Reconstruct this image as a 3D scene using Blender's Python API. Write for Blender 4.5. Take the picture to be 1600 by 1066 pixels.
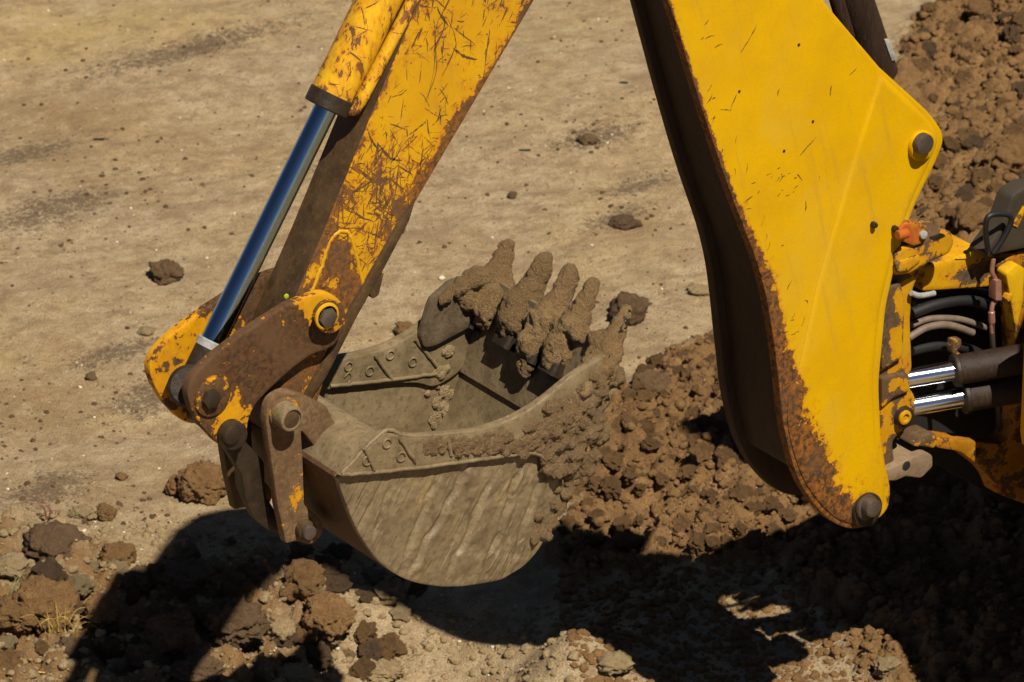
import bpy, bmesh, math, random
import numpy as np
from mathutils import Vector, Matrix
from mathutils.geometry import delaunay_2d_cdt

for o in list(bpy.data.objects):
    bpy.data.objects.remove(o)
SC = bpy.context.scene
COL = SC.collection
rng = np.random.default_rng(7)
random.seed(7)

# ------------------------------------------------------------------ camera, sky, sun, exposure
AZ, EL, DIST = math.radians(36.0), math.radians(25.0), 14.0
VIEW = Vector((math.sin(AZ) * math.cos(EL), math.cos(AZ) * math.cos(EL), -math.sin(EL)))
RIGHT = Vector((math.cos(AZ), -math.sin(AZ), 0))
UP = RIGHT.cross(VIEW)
CAMPOS = -VIEW * DIST
HALF_W = 1600 / 600.0 / 2                      # metres seen either side of the arm at the aim point
cam_d = bpy.data.cameras.new('camera')
cam = bpy.data.objects.new('camera', cam_d); COL.objects.link(cam)
cam.location = CAMPOS
cam.rotation_euler = VIEW.to_track_quat('-Z', 'Y').to_euler()
cam_d.sensor_width = 36.0
cam_d.lens = 18.0 * DIST / HALF_W
cam_d.clip_start = 0.1; cam_d.clip_end = 3000
cam_d.dof.use_dof = True
cam_d.dof.focus_distance = DIST - 0.15
cam_d.dof.aperture_fstop = 10.0
SC.camera = cam

SUN_L = Vector((0.08, 0.68, -1.0)).normalized()  # the way the light travels
SUN_ELEV = math.asin(-SUN_L.z)
SUN_ROT = math.atan2(-SUN_L.x, -SUN_L.y)
world = bpy.data.worlds.new('World'); SC.world = world
world.use_nodes = True
wn = world.node_tree
sky = wn.nodes.new('ShaderNodeTexSky')
sky.sky_type = 'NISHITA'; sky.sun_disc = False
sky.air_density = 0.35; sky.dust_density = 0.15
sky.sun_elevation = SUN_ELEV; sky.sun_rotation = SUN_ROT
bg = wn.nodes['Background']
bg.inputs['Strength'].default_value = 0.05
wn.links.new(sky.outputs['Color'], bg.inputs['Color'])
sun_d = bpy.data.lights.new('sun', 'SUN')
sun_d.energy = 5.0; sun_d.angle = math.radians(0.5); sun_d.color = (1.0, 0.94, 0.83)
sun = bpy.data.objects.new('sun', sun_d); COL.objects.link(sun)
sun.rotation_euler = SUN_L.to_track_quat('-Z', 'Y').to_euler()
sun.location = (0, -8, 12)
SC.view_settings.view_transform = 'Standard'
SC.view_settings.look = 'None'
SC.view_settings.exposure = 0.42
SC.view_settings.gamma = 1.0
SC.view_settings.use_curve_mapping = False
SC.render.engine = 'CYCLES'
SC.cycles.max_bounces = 5
SC.cycles.diffuse_bounces = 1

# ------------------------------------------------------------------ picking points of the place
PXM = 1600.0 / (2 * HALF_W / DIST)
def ray(px, py):
    return (VIEW + RIGHT * ((px - 800) / PXM) + UP * ((533 - py) / PXM))
def W(px, py, Y):
    """point of the vertical plane y = Y (the arm works in such planes)"""
    d = ray(px, py); t = (Y - CAMPOS.y) / d.y
    return CAMPOS + d * t
def proj(P):
    P = np.asarray(P, float) - np.array(CAMPOS)
    dz = P @ np.array(VIEW)
    return np.stack([800 + PXM * (P @ np.array(RIGHT)) / dz, 533 - PXM * (P @ np.array(UP)) / dz], -1)
MPP = 1 / 600.0
PIVOT = W(1355, 790, -0.14)
ZG = PIVOT.z - 0.82                              # level of the ground
def Gp(px, py, z=None):
    d = ray(px, py); t = ((ZG if z is None else z) - CAMPOS.z) / d.z
    return CAMPOS + d * t
BASE = Vector((PIVOT.x + 1.2, 0.0, ZG))          # base of the machine

# ------------------------------------------------------------------ numpy noise
_perm = np.random.default_rng(3).permutation(256)
_perm = np.concatenate([_perm, _perm, _perm])
_grad = np.random.default_rng(4).normal(size=(256, 3)); _grad /= np.linalg.norm(_grad, axis=1)[:, None]
def perlin(P):
    P = np.asarray(P, float); Pi = np.floor(P).astype(int); f = P - Pi; Pi &= 255
    u = f * f * f * (f * (f * 6 - 15) + 10)
    out = 0
    for dx in (0, 1):
        wx = u[:, 0] if dx else 1 - u[:, 0]
        for dy in (0, 1):
            wy = u[:, 1] if dy else 1 - u[:, 1]
            for dz in (0, 1):
                wz = u[:, 2] if dz else 1 - u[:, 2]
                h = _perm[_perm[_perm[Pi[:, 0] + dx] + Pi[:, 1] + dy] + Pi[:, 2] + dz]
                out = out + wx * wy * wz * ((f - np.array([dx, dy, dz])) * _grad[h]).sum(1)
    return out * 1.5
def fbm(P, octaves=4, gain=0.5):
    a, s, o = 1.0, 1.0, 0
    for k in range(octaves):
        o = o + a * perlin(P * s + 17.3 * k); a *= gain; s *= 2.03
    return o
def sstep(x, a, b):
    t = np.clip((x - a) / (b - a), 0, 1); return t * t * (3 - 2 * t)

# ------------------------------------------------------------------ materials
def new_mat(name):
    m = bpy.data.materials.new(name); m.use_nodes = True
    nt = m.node_tree; nt.nodes.clear()
    out = nt.nodes.new('ShaderNodeOutputMaterial'); b = nt.nodes.new('ShaderNodeBsdfPrincipled')
    nt.links.new(b.outputs[0], out.inputs[0])
    return m, nt, b
class N:
    """small helper to write node trees"""
    def __init__(s, nt): s.nt = nt
    def add(s, t, **kw):
        n = s.nt.nodes.new(t)
        for k, v in kw.items(): setattr(n, k, v)
        return n
    def set(s, sock, v):
        if hasattr(v, 'links') or isinstance(v, bpy.types.NodeSocket): s.nt.links.new(v, sock)
        else: sock.default_value = v
    def math(s, op, a, b=0.0, clamp=False):
        n = s.add('ShaderNodeMath', operation=op, use_clamp=clamp); s.set(n.inputs[0], a); s.set(n.inputs[1], b); return n.outputs[0]
    def coord(s, which='Object', scale=None, rot=None, loc=None):
        c = s.add('ShaderNodeTexCoord').outputs[which]
        if scale is None and rot is None and loc is None: return c
        m = s.add('ShaderNodeMapping'); s.set(m.inputs['Vector'], c)
        if scale is not None: m.inputs['Scale'].default_value = scale
        if rot is not None: m.inputs['Rotation'].default_value = rot
        if loc is not None: m.inputs['Location'].default_value = loc
        return m.outputs[0]
    def along(s, stretch, ang, axis=1, loc=(0, 0, 0)):
        """object coordinates turned by ang about an axis, then scaled"""
        m = s.add('ShaderNodeMapping', vector_type='TEXTURE'); s.set(m.inputs['Vector'], s.coord())
        r = [0, 0, 0]; r[axis] = ang; m.inputs['Rotation'].default_value = r
        m.inputs['Scale'].default_value = [1 / q for q in stretch]; m.inputs['Location'].default_value = loc
        return m.outputs[0]
    def noise(s, vec, scale, detail=4, rough=0.55, dist=0.0):
        n = s.add('ShaderNodeTexNoise'); s.set(n.inputs['Vector'], vec)
        n.inputs['Scale'].default_value = scale; n.inputs['Detail'].default_value = detail
        n.inputs['Roughness'].default_value = rough; n.inputs['Distortion'].default_value = dist
        return n.outputs['Fac']
    def voro(s, vec, scale, feature='F1', out='Distance', rand=1.0):
        n = s.add('ShaderNodeTexVoronoi', feature=feature); s.set(n.inputs['Vector'], vec)
        n.inputs['Scale'].default_value = scale; n.inputs['Randomness'].default_value = rand
        return n.outputs[out]
    def map(s, v, a, b, c=0.0, d=1.0):
        n = s.add('ShaderNodeMapRange'); s.set(n.inputs[0], v)
        for i, q in enumerate((a, b, c, d)): n.inputs[1 + i].default_value = q
        return n.outputs[0]
    def mix(s, f, a, b):
        n = s.add('ShaderNodeMix', data_type='RGBA'); s.set(n.inputs[0], f)
        for i, q in ((6, a), (7, b)):
            s.set(n.inputs[i], (*q, 1) if isinstance(q, tuple) else q)
        return n.outputs[2]
    def attr(s, name):
        return s.add('ShaderNodeAttribute', attribute_name=name).outputs['Fac']
    def bump(s, h, strength, dist, normal=None):
        n = s.add('ShaderNodeBump'); n.inputs['Strength'].default_value = strength; n.inputs['Distance'].default_value = dist
        s.set(n.inputs['Height'], h)
        if normal is not None: s.set(n.inputs['Normal'], normal)
        return n.outputs[0]

def paint(name, base=(0.68, 0.37, 0.006), wear0=0.0, dirt=0.25, chip_scale=26.0, streak=(1, 1, 1), rust_dark=(0.045, 0.024, 0.012), rust_hot=(0.24, 0.085, 0.012), scratch=0.0, scr0=0.0):
    m, nt, b = new_mat(name); n = N(nt); c = n.coord(); cs = n.coord(scale=streak)
    n1 = n.noise(cs, chip_scale, 9, 0.68, 0.3); n2 = n.noise(c, 6.0, 5, 0.6); n3 = n.noise(c, 120.0, 4, 0.6); n4 = n.noise(cs, 70.0, 5, 0.6, 0.6)
    w = n.math('ADD', n.attr('wear'), wear0)
    v = n.math('ADD', n.math('MULTIPLY', n.math('SUBTRACT', n1, 0.5), 1.9), w)
    v = n.math('ADD', v, n.math('MULTIPLY', n.math('SUBTRACT', n4, 0.5), 0.7))
    v = n.math('ADD', v, n.math('MULTIPLY', n.math('SUBTRACT', n2, 0.5), 0.7))
    if scratch:
        for i, (ang, sx, sz, th) in enumerate(((-1.05, 10, 85, .655), (0.75, 12, 95, .665), (-0.5, 13, 100, .67), (1.5, 14, 100, .675), (-1.4, 9, 120, .66), (0.25, 18, 130, .68))):
            f = n.noise(n.along((sx, 1, sz), ang, 1, (i * 3.1, 0, i * 1.7)), 1.0, 3, 0.6, 0.35)
            k = n.math('ADD', th + 0.16, n.math('MULTIPLY', n.math('ADD', n.math('ADD', n.attr('scr'), scr0), n.math('MULTIPLY', n2, 0.5)), -0.22))
            v = n.math('ADD', v, n.math('MULTIPLY', n.math('SUBTRACT', f, k, True), 14.0 * scratch))
    chip = n.map(v, 0.50, 0.545); rim = n.map(v, 0.22, 0.52)
    rust = n.mix(n.map(n4, 0.40, 0.62), rust_dark, rust_hot)
    rust = n.mix(n.map(n2, 0.46, 0.70), rust, (0.095, 0.05, 0.022))
    pc = n.mix(n.math('MULTIPLY', n.map(n2, 0.4, 0.75), dirt), base, (base[0] * 0.62, base[1] * 0.55, base[2] + 0.008))
    pc = n.mix(n.math('MULTIPLY', n.map(n3, 0.5, 0.8), dirt * 0.8), pc, (base[0] * 0.7, base[1] * 0.72, 0.02))
    n5 = n.noise(n.along((2.2, 2.2, 1.1), 0.15), 2.4, 5, 0.6, 0.5); n6 = n.noise(n.along((30, 30, 3), -0.25), 1.0, 5, 0.65)
    pc = n.mix(n.map(n5, 0.52, 0.70, 0, 0.38), pc, (base[0] * 0.86, base[1] * 0.98, 0.03))
    pc = n.mix(n.map(n5, 0.30, 0.46, 0.35, 0), pc, (base[0] * 0.84, base[1] * 0.76, 0.003))
    pc = n.mix(n.math('MULTIPLY', n.map(n6, 0.56, 0.74), dirt * 0.9), pc, (0.30, 0.17, 0.03))
    pc = n.mix(n.math('MULTIPLY', rim, 0.75), pc, (0.44, 0.165, 0.008))
    n.set(b.inputs['Base Color'], n.mix(chip, pc, rust))
    n.set(b.inputs['Roughness'], n.math('ADD', n.map(chip, 0, 1, 0.40, 0.72), n.math('MULTIPLY', n.math('SUBTRACT', n3, 0.5), 0.25)))
    b.inputs['Specular IOR Level'].default_value = 0.22
    h = n.math('SUBTRACT', n.math('MULTIPLY', n3, 0.12), n.math('MULTIPLY', chip, 0.7))
    h = n.math('ADD', h, n.math('MULTIPLY', n2, 0.8))
    n.set(b.inputs['Normal'], n.bump(h, 0.45, 0.004))
    return m
def steel(name, a=(0.075, 0.045, 0.026), bcol=(0.14, 0.085, 0.05), c3=(0.2, 0.075, 0.015), rough=0.62, metal=0.0, f3=0.35, stretch=(1, 1, 1), bump=0.5, streak=None):
    m, nt, b = new_mat(name); n = N(nt); c = n.coord(scale=stretch)
    n1 = n.noise(c, 14, 8, 0.65, 0.4); n2 = n.noise(c, 60, 6, 0.6); n3 = n.noise(c, 200, 3, 0.6)
    col = n.mix(n.map(n1, 0.36, 0.64), a, bcol)
    col = n.mix(n.math('MULTIPLY', n.map(n2, 0.52, 0.68), f3), col, c3)
    if streak:
        ang, ca, cb = streak
        k1 = n.noise(n.along((5, 5, 16), ang), 1.0, 6, 0.62, 0.4); k2 = n.noise(n.along((7, 7, 80), ang, 1, (4, 0, 3)), 1.0, 5, 0.6, 0.3)
        col = n.mix(n.map(k1, 0.55, 0.68, 0, 0.45), col, ca)
        col = n.mix(n.map(n.math('ADD', k1, n.math('MULTIPLY', n.math('SUBTRACT', n1, .5), .5)), 0.34, 0.46, 0.5, 0), col, cb)
        k3 = n.noise(n.along((5, 5, 150), ang, 1, (1, 0, 7)), 1.0, 4, 0.6, 0.25); k4 = n.noise(n.along((9, 9, 110), ang, 1, (8, 0, 2)), 1.0, 3, 0.6, 0.25)
        col = n.mix(n.map(k3, 0.60, 0.66, 0, 0.7), col, tuple(q * 0.35 for q in a)); col = n.mix(n.map(k4, 0.64, 0.70, 0, 0.6), col, tuple(q * 1.7 for q in bcol))
        col = n.mix(n.map(k2, 0.58, 0.68, 0, 0.45), col, tuple(q * 0.5 for q in a))
    n.set(b.inputs['Base Color'], col)
    b.inputs['Metallic'].default_value = metal
    n.set(b.inputs['Roughness'], n.math('ADD', rough - 0.12, n.math('MULTIPLY', n2, 0.24)))
    b.inputs['Specular IOR Level'].default_value = 0.28
    h = n.math('ADD', n.math('MULTIPLY', n1, 0.9), n.math('ADD', n.math('MULTIPLY', n2, 0.5), n.math('MULTIPLY', n3, 0.22)))
    n.set(b.inputs['Normal'], n.bump(h, bump, 0.006))
    return m
def soil(name, a, bcol, c3, scale=9.0, grain=110.0, bump=0.7, gloss=0.86, pebble=0.0, which='Object', area=False):
    m, nt, b = new_mat(name); n = N(nt); c = n.coord(which)
    n1 = n.noise(c, scale, 7, 0.62, 0.3); n2 = n.noise(c, grain * 0.35, 6, 0.65); n3 = n.noise(c, grain, 5, 0.7); n0 = n.noise(c, scale * 0.18, 4, 0.55)
    col = n.mix(n.map(n1, 0.36, 0.66), a, bcol)
    col = n.mix(n.map(n0, 0.42, 0.60, 0.0, 0.9), col, c3)
    col = n.mix(n.map(n2, 0.50, 0.74, 0.0, 0.55), col, tuple(q * 0.55 for q in a))
    col = n.mix(n.map(n3, 0.55, 0.78, 0.0, 0.5), col, tuple(min(0.6, q * 1.5) for q in bcol))
    n4 = n.noise(c, grain * (1.7 if area else 3.2), 3, 0.6)
    col = n.mix(n.map(n4, 0.54, 0.66, 0.0, 0.7), col, tuple(q * 0.40 for q in a))
    col = n.mix(n.map(n4, 0.32, 0.44, 0.6, 0.0), col, tuple(min(0.68, q * 1.5) for q in bcol))
    if area:
        st = n.noise(n.along((2.0, 6.0, 1), -AZ + 0.35, 2), 3.0, 7, 0.65)
        col = n.mix(n.map(st, 0.50, 0.68, 0.0, 0.55), col, (0.27, 0.172, 0.09))
        col = n.mix(n.map(st, 0.32, 0.44, 0.45, 0.0), col, (0.64, 0.48, 0.29))
        ti = n.attr('tint')
        col = n.mix(n.map(ti, 0, 1, 0, 0.95), col, n.mix(n.map(n2, .35, .65), (0.50, 0.345, 0.12), (0.60, 0.44, 0.19)))
        col = n.mix(n.map(ti, 0, -1, 0, 0.95), col, n.mix(n.map(n2, .35, .65), (0.27, 0.165, 0.065), (0.40, 0.26, 0.12)))
        mo = n.noise(c, 13.0, 8, 0.7); mo2 = n.noise(c, 3.4, 6, 0.65)
        col = n.mix(n.map(mo, 0.52, 0.62, 0, 0.55), col, (0.29, 0.18, 0.095)); col = n.mix(n.map(mo, 0.36, 0.46, 0.5, 0), col, (0.62, 0.47, 0.29))
        col = n.mix(n.map(mo2, 0.53, 0.66, 0, 0.45), col, (0.33, 0.205, 0.105))
        heap = n.attr('heap')
        hf = n.map(n.math('ADD', heap, n.math('MULTIPLY', n.math('SUBTRACT', n1, 0.5), 0.9)), 0.38, 0.62)
        hcol = n.mix(n.map(n1, 0.38, 0.64), (0.22, 0.113, 0.040), (0.35, 0.196, 0.075))
        hcol = n.mix(n.map(n3, 0.5, 0.75, 0, 0.6), hcol, (0.09, 0.05, 0.024))
        col = n.mix(hf, col, hcol)
        dk = n.map(n.math('ADD', n.math('MULTIPLY', n.attr('dark_streak'), 0.75), n.math('ADD', n.math('MULTIPLY', n.math('SUBTRACT', n2, 0.5), 2.0), n.math('MULTIPLY', n.math('SUBTRACT', n4, 0.5), 1.6))), 0.38, 0.62)
        col = n.mix(n.math('MULTIPLY', dk, 0.75), col, (0.13, 0.085, 0.05))
    if pebble:
        vd = n.voro(c, 55.0); pm = n.math('MULTIPLY', n.map(vd, 0.15, 0.27, 1, 0), n.map(n.voro(c, 55.0, out='Color'), 0.76, 0.80))
        col = n.mix(n.math('MULTIPLY', pm, 0.8), col, (0.46, 0.38, 0.26))
        vd2 = n.voro(c, 31.0); pm2 = n.math('MULTIPLY', n.map(n.math('ADD', vd2, n.math('MULTIPLY', n3, 0.2)), 0.22, 0.32, 1, 0), n.map(n.voro(c, 31.0, out='Color'), 0.74, 0.78))
        col = n.mix(n.math('MULTIPLY', pm2, 0.75), col, (0.06, 0.042, 0.025))
    if not area:
        rnd = n.add('ShaderNodeObjectInfo').outputs['Random']; hs = n.add('ShaderNodeHueSaturation'); n.set(hs.inputs['Color'], col); n.set(hs.inputs['Value'], n.map(rnd, 0, 1, 0.86, 1.22)); col = hs.outputs[0]
    n.set(b.inputs['Base Color'], col)
    b.inputs['Roughness'].default_value = gloss
    b.inputs['Specular IOR Level'].default_value = 0.25
    h = n.math('ADD', n.math('MULTIPLY', n1, 0.12 if area else 0.6), n.math('ADD', n.math('MULTIPLY', n2, 0.30 if area else 0.9), n.math('ADD', n.math('MULTIPLY', n3, 0.8), n.math('MULTIPLY', n4, 0.45))))
    if pebble: h = n.math('ADD', h, n.math('MULTIPLY', pm, 0.4))
    n.set(b.inputs['Normal'], n.bump(h, bump, 0.022))
    return m
def plain(name, col, rough=0.5, metal=0.0, var=0.25, scale=40, bump=0.15):
    m, nt, b = new_mat(name); n = N(nt); c = n.coord()
    f = n.noise(c, scale, 5, 0.6)
    n.set(b.inputs['Base Color'], n.mix(n.map(f, 0.35, 0.7), col, tuple(q * (1 - var) for q in col)))
    b.inputs['Metallic'].default_value = metal
    n.set(b.inputs['Roughness'], n.math('ADD', rough - 0.06, n.math('MULTIPLY', f, 0.12)))
    if bump: n.set(b.inputs['Normal'], n.bump(f, bump, 0.002))
    return m
M = {}
M['boom'] = paint('boom_yellow_paint', base=(0.56, 0.310, 0.0005), dirt=0.36, chip_scale=30)
M['dipper'] = paint('dipper_worn_yellow_paint', base=(0.54, 0.28, 0.004), wear0=0.15, dirt=0.55, chip_scale=24, scratch=1.0, rust_dark=(0.07, 0.036, 0.014))
M['barrel'] = paint('cylinder_yellow_paint', base=(0.64, 0.35, 0.008), wear0=0.36, dirt=0.6, chip_scale=34, streak=(1, 1, 0.45), scratch=0.8, scr0=0.55)
M['post'] = paint('casting_yellow_paint', base=(0.50, 0.26, 0.003), wear0=0.30, dirt=0.8, chip_scale=18, rust_dark=(0.05, 0.036, 0.022), rust_hot=(0.12, 0.07, 0.03))
M['lever'] = paint('lever_rusty_paint', base=(0.54, 0.26, 0.004), wear0=0.62, dirt=0.5, chip_scale=20, rust_dark=(0.045, 0.022, 0.009), rust_hot=(0.10, 0.046, 0.016))
M['brown'] = steel('brown_worn_steel', (0.038, 0.021, 0.008), (0.075, 0.043, 0.017), (0.16, 0.07, 0.012))
M['dark'] = steel('dark_greasy_steel', (0.016, 0.010, 0.006), (0.034, 0.022, 0.012), (0.08, 0.036, 0.012), 0.5, 0.0, 0.2)
M['under'] = steel('shaded_brown_steel', (0.016, 0.008, 0.005), (0.03, 0.015, 0.008), (0.06, 0.035, 0.02), 0.6, 0.0, 0.4, (3, 3, 0.4))  # brown darkened to carry the shade of the boom's unlit underside
M['bucket'] = steel('mud_filmed_bucket_steel', (0.13, 0.092, 0.046), (0.215, 0.155, 0.082), (0.08, 0.052, 0.026), 0.55, 0.0, 0.7, (1, 1, 1), 0.5)
_fd = W(737, 722, -0.285) - W(638, 905, -0.285); FA = math.atan2(_fd.z, _fd.x)
M['bucket_side'] = steel('scraped_muddy_bucket_side', (0.13, 0.092, 0.048), (0.21, 0.152, 0.082), (0.085, 0.055, 0.028), 0.46, 0.0, 0.6, (1, 1, 1), 0.5, (-FA, (0.30, 0.205, 0.085), (0.09, 0.06, 0.031)))
M['bucket_shaded'] = steel('shaded_bucket_back_steel', (0.035, 0.018, 0.009), (0.06, 0.03, 0.014), (0.16, 0.07, 0.02), 0.6, 0.0, 0.5)  # near-black tone stands in for shade on the unlit bucket back
M['polish'] = steel('polished_worn_steel', (0.085, 0.06, 0.034), (0.15, 0.108, 0.064), (0.055, 0.035, 0.018), 0.36, 0.1, 0.7, (1, 1, 1), 0.8)
M['pin'] = steel('oily_pin_steel', (0.06, 0.045, 0.033), (0.11, 0.085, 0.062), (0.05, 0.03, 0.018), 0.45, 0.3, 0.4)
M['bright'] = plain('bright_chrome_rod', (0.65, 0.67, 0.7), 0.14, 1.0, 0.06, 20, 0.0)
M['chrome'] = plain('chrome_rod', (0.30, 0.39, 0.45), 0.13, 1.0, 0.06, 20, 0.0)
M['grey'] = plain('grey_ring', (0.36, 0.34, 0.31), 0.5, 0.0, 0.4, 60)
M['rubber'] = plain('black_rubber', (0.012, 0.011, 0.010), 0.55, 0.0, 0.4)
M['hose'] = plain('dusty_hose', (0.17, 0.12, 0.085), 0.6, 0.0, 0.4)
M['recess'] = plain('black_recess_shade', (0.012, 0.009, 0.007), 0.7, 0.0, 0.4)  # black paints in the shade of the frame recess and small holes
M['orange'] = paint('orange_lever_paint', base=(0.36, 0.07, 0.01), wear0=0.15, dirt=0.5)
M['copper'] = plain('pinkish_copper_fitting', (0.32, 0.15, 0.10), 0.45, 0.2, 0.4)
M['guard'] = plain('grey_guard_plate', (0.05, 0.037, 0.022), 0.55, 0.0, 0.35, 12)
M['rust'] = steel('bare_rust', (0.06, 0.03, 0.011), (0.10, 0.052, 0.018), (0.16, 0.07, 0.015), 0.8, 0.0, 0.5)
M['bronze'] = steel('dusty_bronze_lug', (0.16, 0.105, 0.06), (0.23, 0.155, 0.09), (0.09, 0.06, 0.04), 0.55)
M['ground'] = soil('dry_earth', (0.43, 0.29, 0.155), (0.60, 0.435, 0.25), (0.53, 0.355, 0.17), 7.0, 120.0, 1.0, 0.9, 1.0, area=True)
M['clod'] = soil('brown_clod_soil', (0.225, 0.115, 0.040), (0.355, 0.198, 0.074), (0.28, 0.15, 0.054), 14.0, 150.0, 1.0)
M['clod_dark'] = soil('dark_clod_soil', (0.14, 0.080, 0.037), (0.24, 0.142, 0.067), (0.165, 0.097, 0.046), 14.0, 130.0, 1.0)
M['clod_pale'] = soil('pale_clod_soil', (0.33, 0.225, 0.11), (0.44, 0.32, 0.165), (0.37, 0.26, 0.125), 12.0, 130.0, 0.9)
M['mud'] = soil('sticky_mud', (0.36, 0.205, 0.085), (0.54, 0.345, 0.16), (0.28, 0.165, 0.07), 20.0, 160.0, 1.0, 0.5)
M['frame'] = paint('rear_frame_rusty_shaded_paint', base=(0.25, 0.105, 0.005), wear0=0.46, dirt=0.8, chip_scale=14, rust_dark=(0.05, 0.025, 0.01), rust_hot=(0.13, 0.055, 0.012))  # rust, with the shadow on the frame darkened into the colour
M['mud_dark'] = soil('sticky_dark_mud', (0.19, 0.115, 0.052), (0.36, 0.235, 0.115), (0.27, 0.17, 0.08), 22.0, 170.0, 1.0, 0.5)
M['stone'] = plain('pale_stone', (0.56, 0.47, 0.33), 0.7, 0.0, 0.25, 30)
M['leaf'] = plain('dry_grass', (0.20, 0.19, 0.06), 0.7, 0.0, 0.4)
M['straw'] = plain('yellow_straw', (0.5, 0.32, 0.06), 0.6, 0.0, 0.3)
M['twig'] = plain('red_twig', (0.24, 0.10, 0.07), 0.7, 0.0, 0.3)
M['litter'] = plain('white_plastic', (0.75, 0.76, 0.78), 0.35, 0.0, 0.1)
M['rag'] = plain('dark_leaf', (0.03, 0.038, 0.022), 0.4, 0.0, 0.3)
M['glass'] = plain('cab_glass', (0.03, 0.04, 0.04), 0.05, 0.0, 0.1)
M['tyre'] = plain('tyre_rubber', (0.02, 0.019, 0.018), 0.85, 0.0, 0.3)

# ------------------------------------------------------------------ scene-graph helpers
def empty(name, loc, label=None, cat=None, group=None):
    o = bpy.data.objects.new(name, None); COL.objects.link(o); o.location = loc
    o.empty_display_size = 0.1
    tag(o, label, cat, group); return o
def tag(o, label=None, cat=None, group=None, kind=None):
    if label: o['label'] = label
    if cat: o['category'] = cat
    if group: o['group'] = group
    if kind: o['kind'] = kind
    return o
def link(name, me, mat, parent=None, loc=(0, 0, 0)):
    o = bpy.data.objects.new(name, me); COL.objects.link(o); o.location = loc
    if mat is not None: me.materials.append(mat)
    if parent is not None: o.parent = parent
    return o
def finish(me, angle=35):
    me.polygons.foreach_set('use_smooth', [True] * len(me.polygons))
    me.set_sharp_from_angle(angle=math.radians(angle)); me.update()
    return me

machine = empty('backhoe', BASE, 'muddy yellow backhoe with raised digging arm and bucket over the dirt', 'backhoe')
OFF = BASE                                       # the meshes of the machine are kept relative to its base
def bm_obj(name, bm, mat, parent, angle=35):
    bmesh.ops.recalc_face_normals(bm, faces=bm.faces)
    me = bpy.data.meshes.new(name); bm.to_mesh(me); bm.free(); finish(me, angle)
    return link(name, me, mat, parent)

# ------------------------------------------------------------------ shapes
def rounded(pts, k=5):
    """polygon whose corners (x, y, r) are rounded off by about r"""
    out = []; n = len(pts)
    for i, p in enumerate(pts):
        r = p[2] if len(p) > 2 else 0
        if r <= 0: out.append((p[0], p[1])); continue
        a = np.array(pts[i - 1][:2], float); c = np.array(pts[(i + 1) % n][:2], float); q = np.array(p[:2], float)
        va, vc = a - q, c - q; la, lc = np.linalg.norm(va), np.linalg.norm(vc)
        ra, rc = min(r, la * 0.48), min(r, lc * 0.48)
        s, e = q + va / la * ra, q + vc / lc * rc
        for j in range(k + 1):
            t = j / k; b = (1 - t) ** 2 * s + 2 * t * (1 - t) * q + t * t * e
            out.append((b[0], b[1]))
    return out
def to_xz(pts, Y):
    ws = [W(x, y, Y) for x, y in pts]
    return np.array([[w.x, w.z] for w in ws])
def ccw(P):
    x, y = P[:, 0], P[:, 1]
    a = (x * np.roll(y, -1) - np.roll(x, -1) * y).sum()
    return P if a > 0 else P[::-1].copy()
def offset_in(P, d):
    e = np.roll(P, -1, 0) - P; l = np.linalg.norm(e, axis=1); e = e / np.maximum(l, 1e-9)[:, None]
    nrm = np.stack([-e[:, 1], e[:, 0]], 1)      # inward for a CCW outline
    v = nrm + np.roll(nrm, 1, 0); ln = np.linalg.norm(v, axis=1); v = v / np.maximum(ln, 0.3)[:, None]
    k = 1 / np.clip((v * nrm).sum(1), 0.6, 1)
    return P + v * (d * k)[:, None]
def seg_dist(Q, A, B):
    """distance of points Q to the closed outline A->B"""
    best = np.full(len(Q), 1e9)
    for a, b in zip(A, B):
        ab = b - a; t = np.clip(((Q - a) @ ab) / max(ab @ ab, 1e-12), 0, 1)
        best = np.minimum(best, np.linalg.norm(Q - (a + t[:, None] * ab), axis=1))
    return best
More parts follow.
